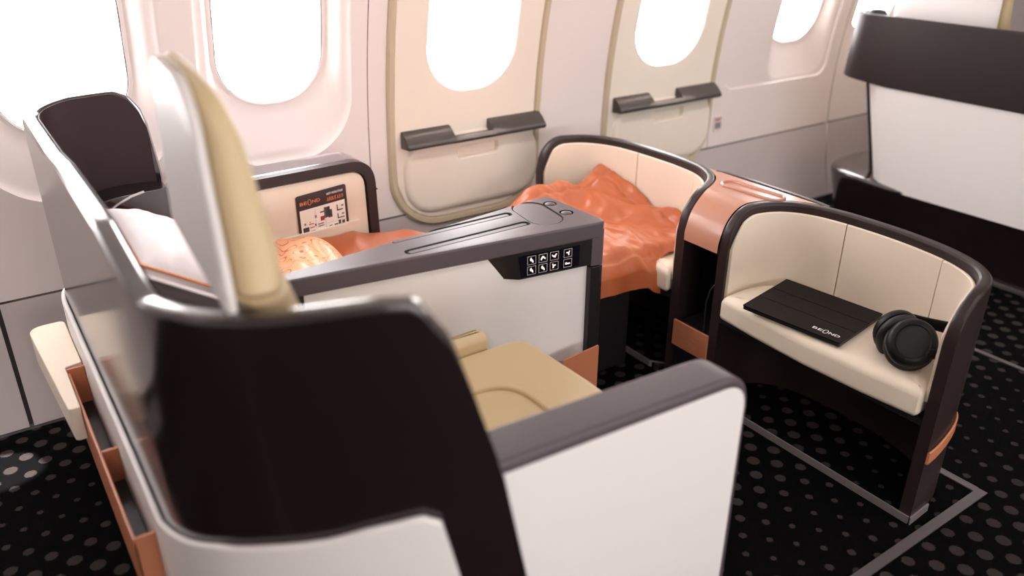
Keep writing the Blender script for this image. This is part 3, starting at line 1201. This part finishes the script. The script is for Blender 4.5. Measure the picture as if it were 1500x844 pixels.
mb.prism([(a, b) for a, b in round_poly([(.43, .31), (.43, .696), (1.066, .704), (1.072, .31)], [0, 0, .055, 0], 8)], XZ, 2.380, 2.399, .004)
mb.build('inner_panel', M_CREAM, wa)
mb = MB()
mb.prism(round_poly([(.43, .47), (.60, .525), (1.035, .545), (1.04, .38), (.43, .38)], [0, .02, .008, .01, 0]), XZ, 2.366, 2.379, .003)
mb.build('card_pocket', M_CREAM, wa, label='shallow leather pocket holding the card')
mb = MB()
mb.box(1.073, 1.107, 2.3713, 2.40, .633, .636)
mb.build('rim_joint', M_BLACK, wa)
MB().box(.45, 1.06, 2.42, 2.52, .0, .30).build('arm_base', M_BLACK, wa)
# dark rear ledge below the shell's wing
mb = MB()
mb.prism(spline([(.19, .72), (.26, .75), (.33, .765), (.46, .768)], .02) and [tuple(q) for q in spline([(.19, .72), (.26, .75), (.33, .765), (.46, .768)], .02)] + [(.46, .50), (.19, .50)], XZ, 2.345, 2.445, .004)
mb.build('rear_ledge', M_LACQ, wa)
mb = MB()
mb.tube([(.285, 2.343, .722), (.325, 2.343, .745), (.36, 2.343, .760), (.395, 2.343, .768)], .0035, 8)
mb.build('ledge_edge', M_BRIGHT, wa, label='bright metal edge')

# ================================================================== SAFETY CARD
card = root('safety_card', (.93, 2.37, .56), 'dark brown safety card standing in the window armrest pocket', 'card')


def KP(u, v, d=0.0):
    """card face: u 0..1 along, v 0..1 up; leaning back a little"""
    x = .828 + .170 * u
    z = .512 + .145 * v
    return (x, 2.3785 - .0006 - .004 * (1 - v) - d, z + .014 * u)


P = rrect(.5, .5, .5, .5, .05, 4)
n = len(P)
mk('card_sheet', [KP(a, b) for a, b in P] + [KP(a, b, -.0006) for a, b in P],
   [list(range(n)), [n + k for k in range(n)][::-1]] + [[k, (k + 1) % n, n + (k + 1) % n, n + k] for k in range(n)], M_CARD, card)


def card_rects(name, m, L, d):
    mb_ = MB()
    for (u0, v0, u1, v1) in L:
        mb_.add([KP(u0, v0, d), KP(u1, v0, d), KP(u1, v1, d), KP(u0, v1, d)], [(0, 1, 2, 3)])
    return mb_.build(name, m, card, kind=None)


card_rects('card_white_field', M_CARDW, [(.05, .0, .95, .66)], .0004)
card_rects('pictograms_dark', M_DPRINT, [(.52, .36, .64, .60), (.60, .34, .68, .52), (.08, .10, .20, .26), (.05, .0, .18, .08), (.30, .02, .60, .14), (.78, .44, .80, .58), (.78, .44, .90, .47),
                                         (.78, .26, .80, .38), (.78, .26, .92, .285), (.70, .06, .78, .16), (.86, .08, .92, .2), (.60, .08, .66, .10), (.60, .14, .66, .16), (.38, .25, .50, .27), (.38, .20, .50, .22),
                                         (.32, .24, .345, .29), (.44, .50, .52, .53), (.79, .12, .84, .22)], .0008)
card_rects('pictograms_red', M_RED, [(.50 - .06, .32, .52, .42), (.20, .30, .30, .32), (.22, .22, .31, .24), (.22, .14, .32, .16)], .0009)
card_rects('pictograms_grey', M_GREYP, [(.11, .31, .15, .36), (.22, .34, .24, .37), (.33, .42, .37, .48), (.20, .02, .28, .10), (.36, .05, .44, .12), (.87, .52, .92, .56), (.87, .33, .92, .37)], .0009)['kind'] = 'stuff'
card_rects('panel_lines', M_GREYP, [(.345, .18, .349, .62), (.535, .04, .54, .62), (.56, .22, .95, .224)], .0009)['kind'] = 'stuff'
V, Fc = wordmark(.40)
mk('wordmark', [KP(.07 + a, .77 + b * 170 / 150, .0008) for a, b in V], Fc, M_ORPRINT, card)
V, Fc = text_mesh('AIRBUS A319', .1, .001)
wx = max(v[0] for v in V)
mk('card_title', [KP(.60 + a / wx * .33, .715 + b * 1.25, .0008) for a, b in V], Fc, M_ORPRINT, card)
V, Fc = text_mesh('SAFETY INSTRUCTIONS', .06, .001)
wx = max(v[0] for v in V)
mk('card_heading', [KP(.60 + a / wx * .33, .86 + b * 1.1, .0008) for a, b in V], Fc, M_PRINT, card)

# ================================================================== OTTOMAN UNIT
ot = root('ottoman_unit', (2.0, 1.65, 0), 'pair of curved dark ottoman shells lined in cream with a copper centre column', 'ottoman')
BR = spline([(1.84, 1.545), (1.90, 1.549), (1.96, 1.545), (2.02, 1.527), (2.07, 1.49), (2.11, 1.43), (2.135, 1.34), (2.145, 1.2), (2.138, 1.07), (2.115, .965), (2.075, .885), (2.02, .835), (1.96, .812), (1.90, .803), (1.84, .80)], .01)
BL = spline([(1.84, 2.492), (1.90, 2.50), (1.96, 2.496), (2.02, 2.472), (2.07, 2.43), (2.11, 2.365), (2.135, 2.27), (2.145, 2.1), (2.142, 1.98), (2.125, 1.885), (2.09, 1.815), (2.04, 1.762), (1.97, 1.722), (1.90, 1.697), (1.84, 1.688)], .01)
RT = .662


def rim_z(q):
    d = 1.962 - q.x
    if d <= 0:
        return RT
    t = min(1.0, d / .122)
    return RT - .115 * (1 - math.sqrt(max(0, 1 - t * t)))


for P, nm in ((BL, 'window'), (BR, 'aisle')):
    A = arclen(P)
    mb = MB()
    swept_wall(mb, P, 0, .032, lambda i: .02, lambda i: rim_z(P[i]), .011, side=-1)
    mb.build('bay_shell', M_RIM, ot, 30)
    # three lining panels with fine gaps
    yb = [(1.30, .985), (2.20, 1.885)][P is BL]
    cuts = [i for yv in yb for i in [min((k for k in range(len(P)) if P[k].x > 2.08), key=lambda k: abs(P[k].y - yv))]]
    cuts.sort()
    b = [1] + cuts + [len(P) - 2]
    for j in range(3):
        mb = MB()
        i0 = b[j] + (0 if j == 0 else 1)
        i1 = b[j + 1]
        P2 = P[:]
        # shift the ends so that the gap is only a couple of millimetres
        if j > 0:
            P2[i0] = P[i0 - 1] + (P[i0] - P[i0 - 1]).normalized() * .0042
        swept_wall(mb, P2, .0325, .043, lambda i: .36, lambda i: rim_z(P[i]) - .026 - (.03 * max(0, (1.9 - P[i].x) / .06)), .006, i0, i1, side=-1)
        mb.build('back_lining', M_CREAM, ot, 30)


def bay_inner(P, o):
    Nn = normals2(P)
    return [tuple(P[i] - Nn[i] * o) for i in range(0, len(P), 3)] + ([tuple(P[-1] - Nn[-1] * o)] if (len(P) - 1) % 3 else [])


for P in (BL, BR):
    poly = bay_inner(P, .044)
    yA, yB = poly[0][1], poly[-1][1]
    ymid = (yA + yB) / 2
    poly = poly + [(1.825, yB + .004), (1.812, yB + (yA - yB) * .22), (1.804, ymid), (1.812, yB + (yA - yB) * .78), (1.825, yA - .004)]
    mb = MB()
    puff(mb, poly, .312, .400, .028, rb=.02, crown=.004)
    mb.build('ottoman_cushion', M_CREAM, ot, 60)
# dark underside board, footwell floor plates and metal kick rails
for P, nm in ((BL, 0), (BR, 1)):
    poly = bay_inner(P, .034)
    mb = MB()
    mb.prism(poly, XY, .295, .311)
    mb.build('seat_board', M_BLACK, ot)
    mb = MB()
    mb.prism([(x, y) for x, y in bay_inner(P, .002)], XY, .002, .0195)
    mb.build('footwell_plate', M_CARPET, ot)
    mb = MB()
    y0, y1 = (1.79, 2.49) if nm == 0 else (.802, 1.535)
    mb.box(1.834, 1.8395, y0, y1, .001, .024, .001)
    if nm == 1:
        mb.prism([(1.834, .795), (1.8395, .80), (1.93, .805), (1.93, .800)], XY, .001, .024)
    else:
        mb.prism([(1.834, 1.79), (1.905, 1.70), (1.909, 1.705), (1.8395, 1.79)], XY, .001, .024)
    mb.build('kick_rail', M_RAIL, ot, label='brushed metal kick rail')
# small copper bumper round the outer aisle end
Pb = [q for q in BR if q.y < .86 and q.x < 2.03]
mb = MB()
Pb = Pb
def bz(i): return .215 + .03 * (1 - math.cos(min(1, max(0, (Pb[i].x - 1.84) / .16)) * PI)) / 2
swept_wall(mb, Pb, -.007, -.0005, lambda i: bz(i) - .018, lambda i: bz(i) + .018, .003, side=-1)
mb.build('corner_bumper', M_COPPER, ot, label='copper bumper strip')

# centre column between the bays
def y_at(P, x, part):
    q = [p_ for p_ in part if True]
    best = None
    for a, b in zip(q[:-1], q[1:]):
        if (a.x - x) * (b.x - x) <= 0 and abs(a.x - b.x) > 1e-9:
            return a.y + (b.y - a.y) * (x - a.x) / (b.x - a.x)
    return q[-1].y if abs(q[-1].x - x) < abs(q[0].x - x) else q[0].y


LW = BL[len(BL) // 2:][::-1]      # left bay's column side, front to back
RW = BR[:len(BR) // 2]            # right bay's column side, front to back
V, Fc = [], []
nx, ny = 34, 10
for i in range(nx + 1):
    x = 1.836 + (2.118 - 1.836) * i / nx
    xq = max(1.8405, x)
    y0 = y_at(BR, xq, RW) + .0015
    y1 = y_at(BL, xq, LW) - .0015
    z = rim_z(Vector((x, 0))) - .002
    for j in range(ny + 1):
        V.append((x, y0 + (y1 - y0) * j / ny, z))
for i in range(nx):
    for j in range(ny):
        a = i * (ny + 1) + j
        Fc.append([a, a + 1, a + ny + 2, a + ny + 1])
# skirt
b0 = len(V)
for j in range(ny + 1):
    V.append((1.836, V[j][1], .548 - .03))
    if j:
        Fc.append([j - 1, j, b0 + j, b0 + j - 1])
cop = mk('column_top', V, Fc, M_COPPER2, ot, 40, label='satin copper top')
# raised oval ring on the copper top
def oval(cx_, cy_, hw, hh, rot, n=10):
    return [(cx_ + math.cos(rot) * x - math.sin(rot) * y, cy_ + math.sin(rot) * x + math.cos(rot) * y) for x, y in rrect(0, 0, hw, hh, hw * .98, n)]
mb = MB()
mb.tube([(x, y, RT - .001) for x, y in oval(2.05, 1.615, .030, .112, math.radians(4))], .0055, 8, True)
mb.build('oval_ring', M_COPPER2, cop)
mb = MB()
Pt = [Vector((2.120, 1.83)), Vector((2.133, 1.79)), Vector((2.138, 1.72)), Vector((2.138, 1.62)), Vector((2.138, 1.5)), Vector((2.133, 1.42)), Vector((2.125, 1.385))]
swept_wall(mb, Pt, -.010, .012, lambda i: .02, lambda i: RT - .001, .006, side=-1)
mb.build('column_back', M_RIM, ot)
# niche: dark sides, back and floor
mb = MB()
mb.box(2.00, 2.01, 1.53, 1.74, .03, .60)
mb.box(1.845, 2.0, 1.552, 1.684, .205, .225)
mb.build('niche_back', M_BLACK, ot)
mb = MB()
mb.box(1.838, 1.846, 1.548, 1.686, .02, .142)
mb.build('column_base', M_BLACK, ot)
mb = MB()
mb.box(1.829, 1.838, 1.540, 1.690, .142, .234, .0015)
cpk = mb.build('column_pocket', M_COPPER, ot, label='copper leather pocket with fine print')
mb = MB()
for k in range(9):
    hwid = [.035, .04, .03, .045, .045, .02, .035, .04, .03][k]
    zc = .214 - .0062 * k - (.004 if k > 4 else 0)
    mb.add([(1.8285, 1.615 - hwid, zc), (1.8285, 1.615 + hwid, zc), (1.8285, 1.615 + hwid, zc + .0016), (1.8285, 1.615 - hwid, zc + .0016)], [(0, 1, 2, 3)])
mb.build('fine_print', mat('embossed_print', (.55, .26, .16), .5), cpk, kind='stuff')
mb = MB()
mb.tube([(1.85, 1.575, .23), (1.852, 1.58, .33), (1.862, 1.575, .38), (1.88, 1.56, .41), (1.90, 1.553, .42)], .003, 8)
mb.build('strap', M_BLACK, ot)

# ================================================================== TABLET
tb = root('tablet', (1.93, 1.27, .405), 'black tablet in a folding cover lying on the aisle-side ottoman cushion', 'tablet')
c0, c1, c2, c3 = Vector((1.792, 1.392)), Vector((2.050, 1.438)), Vector((2.083, 1.124)), Vector((1.828, 1.086))


def TP(u, v, z):
    """u along the long side from the far left corner, v from the back edge to the front edge"""
    q = c1.lerp(c2, u).lerp(c0.lerp(c3, u), v)
    return (q.x, q.y, z)


ZT0 = .407
for (v0, v1, nm) in ((.0, .345, 'cover_fold'), (.352, .648, 'cover_fold'), (.655, 1.0, 'cover_fold')):
    mb = MB()
    r = .02
    pl_ = round_poly([(0, v0), (1, v0), (1, v1), (0, v1)], [r if v0 == 0 else 0, r if v0 == 0 else 0, r if v1 == 1 else 0, r if v1 == 1 else 0])
    mb.prism(pl_, lambda a, b, h: TP(a, b, h), ZT0 + .009, ZT0 + .0135, .0012)
    mb.build(nm, M_TAB, tb)
mb = MB()
mb.prism(round_poly([(.004, .004), (.996, .004), (.996, .996), (.004, .996)], .02), lambda a, b, h: TP(a, b, h), ZT0, ZT0 + .0095, .001)
mb.build('tablet_body', M_BLACK, tb)
V, Fc = wordmark(.26)
mk('wordmark', [TP(.685 + a, .905 - b * 1.2, ZT0 + .0139) for a, b in V], Fc, M_PRINT, tb, label='white printed wordmark')

# ================================================================== HEADPHONES
HPS = 1.2
hp = root('headphones', (1.95, .95, .40), 'black over-ear headphones resting on the cream cushion by the aisle end', 'headphones')


def frame(o, zdir, xdir):
    z = Vector(zdir).normalized()
    x = Vector(xdir)
    x = (x - z * x.dot(z)).normalized()
    y = z.cross(x)
    return Matrix(((x.x, y.x, z.x, o[0]), (x.y, y.y, z.y, o[1]), (x.z, y.z, z.z, o[2]), (0, 0, 0, 1)))


CA = Vector((1.895, .932, .470))     # near cup, outer face towards the camera
CB = Vector((1.948, 1.003, .454))     # far cup
nA = Vector((-.62, -.42, .60))
nB = Vector((.50, .78, .12))
for o_, nn, nm in ((CA, nA, 'a'), (CB, nB, 'b')):
    Mx = frame(o_, nn, (0, 1, 0)) @ Matrix.Diagonal((1.16, 1.28, 1.1, 1))
    mb = MB()
    lathe(mb, [(.0, .024), (.028, .0235), (.034, .022), (.036, .024), (.044, .021), (.050, .014), (.0525, .004), (.051, -.004), (.046, -.006), (.01, -.006)], Mx, 32)
    cup = mb.build('ear_cup', M_HP, hp, 40)
    mb = MB()
    lathe(mb, [(.030, -.0065), (.046, -.0065), (.0525, -.011), (.055, -.018), (.053, -.026), (.046, -.031), (.036, -.031), (.028, -.024), (.026, -.012)], Mx, 32)
    mb.build('ear_pad', M_HPPAD, hp, 60)
# headband: padded arc from the far cup round to the near cup, lying towards the aisle
arc = [CB + Vector((.03, .0, .04)), Vector((2.015, .958, .482)), Vector((2.045, .900, .478)), Vector((2.035, .866, .482)),
       Vector((2.0, .859, .474)), Vector((1.955, .860, .464)), Vector((1.92, .869, .460)), CA + Vector((-.012, -.05, .0))]
P3 = []
for i in range(len(arc) - 1):
    a = arc[max(i - 1, 0)]; b = arc[i]; c_ = arc[i + 1]; d = arc[min(i + 2, len(arc) - 1)]
    for k in range(6):
        t = k / 6
        P3.append(.5 * ((2 * b) + (c_ - a) * t + (2 * a - 5 * b + 4 * c_ - d) * t * t + (3 * b - a - 3 * c_ + d) * t ** 3))
P3.append(arc[-1])
V, Fc = [], []
nn = 10
for i, q in enumerate(P3):
    t = (P3[min(i + 1, len(P3) - 1)] - P3[max(i - 1, 0)]).normalized()
    zz = Vector((0, 0, 1))
    u = (zz - t * zz.dot(t)).normalized()
    v = t.cross(u)
    m_ = math.sin(PI * i / (len(P3) - 1))
    hw_, th_ = .011 + .010 * m_, .004 + .004 * m_
    for k in range(nn):
        a = 2 * PI * k / nn
        V.append(q + u * hw_ * math.copysign(abs(math.cos(a)) ** .6, math.cos(a)) + v * th_ * math.copysign(abs(math.sin(a)) ** .6, math.sin(a)))
for i in range(len(P3) - 1):
    for k in range(nn):
        Fc.append([i * nn + k, i * nn + (k + 1) % nn, (i + 1) * nn + (k + 1) % nn, (i + 1) * nn + k])
Fc += [list(range(nn))[::-1], [(len(P3) - 1) * nn + k for k in range(nn)]]
band = mk('headband', V, Fc, M_HP, hp, 50)
mb = MB()
q = P3[-8]
mb.box(1.903, 1.905, .856, .872, .452, .466)
mb.build('yoke_mark', M_GREYP, hp, label='small grey mark on the yoke')

# ================================================================== PILLOW
pw = root('pillow', (.40, 2.1, .47), 'white pillow with orange striped border leaning inside the dark shell', 'pillow')
pc = Vector((.412, 2.06, .655))
ux = Vector((.0, 1.0, .0)).normalized()         # towards the window, rising
uy = Vector((-.84, .0, .545))
uy = (uy - ux * uy.dot(ux)).normalized()
un = ux.cross(uy)
if un.z < 0:
    un = -un
HW, HH = .235, .185


def pil(a, b, sgn, edge=False):
    e = max(0.0, 1 - abs(a) ** 3.2) * max(0.0, 1 - abs(b) ** 3.2)
    th = (.075 if sgn > 0 else .085) * e ** .55
    cr = .013 * math.sin(15 * b + 5 * a + 2 * noise.noise(Vector((a * 2, b * 3, 0)))) * max(0, -a) ** 1.0 + .006 * math.sin(17 * a + 6 * b) * (abs(b) ** 2) + .007 * noise.noise(Vector((a * 5, b * 7, sgn)))
    sag = 1 - .06 * (1 - abs(a) ** 2) * abs(b) ** 3 - .0
    p_ = pc + ux * (a * HW * (1 - .05 * (1 - b * b) * abs(a) ** 4)) + uy * (b * HH * sag) + un * (sgn * (th + cr * e))
    return p_


NA, NB = 40, 30
for sgn, nm, m_ in ((1, 'pillow_top', M_PILLOW), (-1, 'pillow_underside', M_GREY)):
    V, Fc = [], []
    for i in range(NA + 1):
        for j in range(NB + 1):
            V.append(pil(-1 + 2 * i / NA, -1 + 2 * j / NB, sgn))
    for i in range(NA):
        for j in range(NB):
            a = i * (NB + 1) + j
            Fc.append([a, a + 1, a + NB + 2, a + NB + 1])
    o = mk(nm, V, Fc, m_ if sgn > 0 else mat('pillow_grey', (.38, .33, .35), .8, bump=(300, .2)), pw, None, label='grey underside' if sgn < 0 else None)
# flat border flange with a stripe near the aisle edge
per = []
for k in range(NA + 1): per.append((-1 + 2 * k / NA, -1))
for k in range(1, NB + 1): per.append((1, -1 + 2 * k / NB))
for k in range(1, NA + 1): per.append((1 - 2 * k / NA, 1))
for k in range(1, NB): per.append((-1, 1 - 2 * k / NB))
def pborder(t0, t1, h, name, m_):
    V, Fc = [], []
    n = len(per)
    for (a, b) in per:
        for t, hh_ in ((t0, h), (t1, h), (t1, h - .004), (t0, h - .004)):
            f = t
            V.append(pc + ux * (a * (HW + (f if abs(a) == 1 or True else 0) * abs(a) ** 6)) + uy * (b * (HH + f * abs(b) ** 6)) + un * hh_)
    for k in range(n):
        j = (k + 1) % n
        for e in range(4):
            Fc.append([4 * k + e, 4 * k + (e + 1) % 4, 4 * j + (e + 1) % 4, 4 * j + e])
    mk(name, V, Fc, m_, pw, 40)
pborder(-.004, .022, .002, 'pillow_flange', M_PILLOW)
pborder(-.026, -.004, .018, 'pillow_stripe', M_STRIPE)

# ================================================================== ORANGE BEDDING
dv = root('satin_blanket', (1.4, 2.1, .43), 'orange satin blanket spread over the flat bed and the window-side ottoman', 'blanket')


def ridge(v):
    return 1 - abs(v) * 2


def bed_h(x, y):
    base = .454 - .031 * ss(1.70, 1.90, x)
    # gathers towards the window edge, at the head and beside the ottoman
    base += .075 * ss(2.12, 2.34, y) * (1 - ss(.95, 1.2, x)) * (.75 + .5 * noise.noise(Vector((x * 5, 0, 3))))
    base += .060 * ss(2.24, 2.36, y) * ss(1.62, 1.72, x) * (1 - ss(1.84, 1.95, x))
    base -= .02 * ss(1.2, 1.3, x) * (1 - ss(1.5, 1.65, x))
    # the corner stands up against the lining
    dx, dy = x - 2.05, y - 2.365
    r = math.hypot(dx * .8, dy * (1.0 if dy < 0 else 1.5))
    base += .108 * max(0, 1 - r / .28) ** 1.4
    base += .035 * ss(1.93, 2.09, x)
    on = ss(1.62, 1.85, x)
    wv = noise.noise(Vector((x * 2.6, y * 2.6, 1.3)))
    # long folds across the ottoman, skewed, plus crumples
    f1 = math.sin(x * 38 + (y - 2.0) * 13 + 3.0 * wv)
    f1 = math.copysign(abs(f1) ** .8, f1)
    fold = on * (.0105 * f1 + .013 * ridge(noise.noise(Vector((x * 9 + y * 3, y * 4.0, 4.2)))) + .007 * ridge(noise.noise(Vector((x * 26, y * 12, 9)))))
    fold += (1 - on) * (.010 * math.sin(x * 26 + y * 9 + 2.2 * wv) + .012 * ridge(noise.noise(Vector((x * 8, y * 6, 2.2)))))
    # pucker lines radiating from the corner
    th = math.atan2(dy, dx - .02)
    fold *= ss(.0, .2, r)
    fold += .0045 * math.sin(th * 13 + 4 * wv) * max(0, 1 - r / .36) * ss(.08, .2, r)
    return base + fold


def xmax_at(y):
    """back lining of the window bay, inner face"""
    best = 1.85
    for q in BL:
        if abs(q.y - y) < .02:
            best = max(best, q.x)
    return best - .052


NU, NV = 260, 150
V, Fc = [], []
for i in range(NU + 1):
    u = i / NU
    for j in range(NV + 1):
        v = j / NV
        # v<.72 lies on the bed from window side to aisle side; the rest hangs down
        ytop = 2.362
        ynear = 1.808 + .04 * (1 - ss(1.36, 1.46, .80 + 1.29 * u))
        if v < .70:
            y = ytop + (ynear - ytop) * v / .70
            yy = min(max(y, 1.80), 2.40)
            x1 = min(xmax_at(yy), 2.092)
            x0 = .80 + .03 * math.sin(y * 14)
            x = x0 + (x1 - x0) * u
            if y < 1.86 and x > 1.80:
                pass
            z = bed_h(x, y)
            e = ss(.62, .70, v)
            z -= .03 * e * e
            # stitched border seam along the two outer edges
            for dd in (abs((1 - u) * (x1 - x0) - .045), abs((ytop - y) - .045)):
                if x > 1.5:
                    z -= .007 * max(0, 1 - dd / .007)
                    z += .0035 * math.sin((x + y) * 95 + 3 * noise.noise(Vector((x * 9, y * 9, 0)))) * max(0, 1 - dd / .035)
            V.append((x, y, z))
        else:
            t = (v - .70) / .30
            y = ynear
            x1 = min(xmax_at(1.80), 2.092)
            x = .80 + .03 * math.sin(y * 14) + (x1 - .80) * u
            z0 = bed_h(x, y) - .03
            # on the ottoman the hem lies on the cushion; on the bed it hangs
            on = ss(1.815, 1.845, x)
            drop = (.115 + .03 * math.sin(x * 7.0)) * t
            wob = .012 * math.sin(x * 34 + 1.0) * t + .008 * math.sin(x * 61) * t
            hx = x + .03 * t * ss(1.6, 1.8, x) * (1 - on)
            hang = (hx, y - .024 * math.sin(min(1, t * 2.5) * PI / 2) - .008 * t + wob * .6, z0 - drop)
            lay = (x, y - .06 * t * 0, z0 + .002)
            V.append(tuple(h * (1 - on) + l * on for h, l in zip(hang, lay)))
for i in range(NU):
    for j in range(NV):
        a = i * (NV + 1) + j
        Fc.append([a, a + 1, a + NV + 2, a + NV + 1])
o = mk('blanket_sheet', V, Fc, M_SATIN, dv, None)
md = o.modifiers.new('solid', 'SOLIDIFY'); md.thickness = .005; md.offset = 0
# patterned fold at the head of the bed
V, Fc = [], []
NU, NV = 44, 36
for i in range(NU + 1):
    u = i / NU
    for j in range(NV + 1):
        v = j / NV
        x = .665 + .23 * u
        y = 2.352 - .36 * v
        e = (1 - abs(2 * u - 1) ** 3) * (1 - abs(2 * v - 1) ** 4)
        z = .485 + .062 * max(0, e) ** .6 + .022 * noise.noise(Vector((x * 22, y * 6, 5))) + .016 * noise.noise(Vector((x * 12, y * 10, 2))) + .03 * ss(2.25, 2.35, y) * (1 - u)
        V.append((x, y, z))
for i in range(NU):
    for j in range(NV):
        a = i * (NV + 1) + j
        Fc.append([a, a + 1, a + NV + 2, a + NV + 1])
o = mk('patterned_fold', V, Fc, M_SATINP, dv, None, label='light orange fold with a scrolling line pattern')
md = o.modifiers.new('solid', 'SOLIDIFY'); md.thickness = .006; md.offset = -1

# ================================================================== FORWARD ROW
fs = root('seat_shell', (3.6, 1.6, 0), 'dark-banded white seat shell of the row ahead, at the upper right', 'seat shell')
FB = spline([(3.70, 2.392), (3.64, 2.39), (3.56, 2.37), (3.52, 2.325), (3.503, 2.25), (3.50, 2.10), (3.497, 1.7), (3.497, 1.2), (3.50, .95), (3.52, .86), (3.58, .81), (3.7, .79), (3.85, .78)], .02)
FA = arclen(FB)
mb = MB()
# the band tapers slightly upwards
Nn = normals2(FB)
Lx = [(1.036 if True else 0) for _ in FB]
swept_wall(mb, FB, 0, .036, lambda i: .735 + (.03 * max(0, 1 - FA[i] / .42)), lambda i: 1.036 - .06 * max(0, 1 - FA[i] / .06) ** 2, .012)
for k, q in enumerate(mb.v):
    q.y -= .02 * max(0, (q.z - .735)) / .3 * max(0, min(1, (q.y - 1.7) / .5))
mb.build('upper_band', mat('dark_brown_satin', (.020, .0105, .012), .42, spec=.3), fs, 30)
mb = MB()
lathe(mb, [(.0, -.02), (.03, -.018), (.045, 0), (.03, .018), (.0, .022)], Matrix.Translation((3.585, 2.265, 1.030)), 20)
mb.build('lamp_head', M_BLACK, fs, 60, label='small black reading lamp head')
WB = spline([(3.85, 2.14), (3.70, 2.155), (3.60, 2.15), (3.545, 2.125), (3.52, 2.08), (3.512, 2.0), (3.51, 1.6), (3.51, 1.2), (3.52, .95), (3.57, .86), (3.7, .83)], .02)
mb = MB()
swept_wall(mb, WB, 0, .02, lambda i: .285, lambda i: .95, .008)
for q in mb.v:
    t = max(0, (.34 - q.z) / .055)
    q.x -= .02 * t * t * (1 if q.y < 2.1 else .4)
    q.y += .27 * (q.z - .40) * ss(1.6, 2.1, q.y)
mb.build('lower_body', M_WHITE, fs, 30, label='white lower body')
mb = MB()
mb.tube([(3.60, 2.155, .30), (3.60, 2.175, .40), (3.60, 2.275, .78)], .008, 8)
mb.build('edge_post', M_BLACK, fs)
LB = spline([(3.95, 2.36), (3.80, 2.375), (3.66, 2.37), (3.55, 2.34), (3.49, 2.29), (3.468, 2.22), (3.475, 2.10), (3.492, 1.9), (3.50, 1.6), (3.50, 1.2), (3.505, .95), (3.54, .85), (3.65, .79), (3.9, .77)], .02)
poly = [tuple(q) for q in LB]
mb = MB()
bm = bmesh.new()
K = [(0, .0, .05), (1, .0, .12), (2, .0, .2), (3, .0, .25)]
V, Fc = [], []
n = len(poly)
lev = [(.045, .0), (.042, .08), (.030, .16), (.012, .235), (.002, .275), (.0, .292), (.004, .300), (.012, .303), (.03, .304)]
for d, z in lev:
    lift = lambda q: .022 * max(0, min(1, (q[1] - 2.0) / .3))
    P = inset(poly, -d) if sum(poly[i - 1][0] * poly[i][1] - poly[i][0] * poly[i - 1][1] for i in range(n)) < 0 else inset(poly, d)
    for (x, y), q in zip(P, poly):
        V.append((x, y, z + lift(q) * z / .3))
for i in range(len(lev) - 1):
    for k in range(n - 1):
        Fc.append([i * n + k, i * n + k + 1, (i + 1) * n + k + 1, (i + 1) * n + k])
Fc.append([(len(lev) - 1) * n + k for k in range(n)])
mk('base_ledge', V, Fc, M_LACQ, fs, 50)
MB().box(3.52, 3.545, .8, 2.2, .001, .012).build('kick_rail', M_METAL, fs, label='metal kick rail')
fseat = root('cabin_seat', (3.8, 2.02, 0), 'pale upright seat back of the row ahead, above the dark band', 'seat')
seat_back('forward', fseat, 3.70, 2.03, 1.52, 0, M_WHITE, M_BEIGE, .03, .6)
MB().box(3.72, 4.5, 1.80, 2.26, .31, .46, .03, 3).build('seat_cushion', M_BEIGE, fseat)
MB().box(3.80, 4.4, 1.85, 2.2, 0, .31).build('seat_base', M_BLACK, fseat)
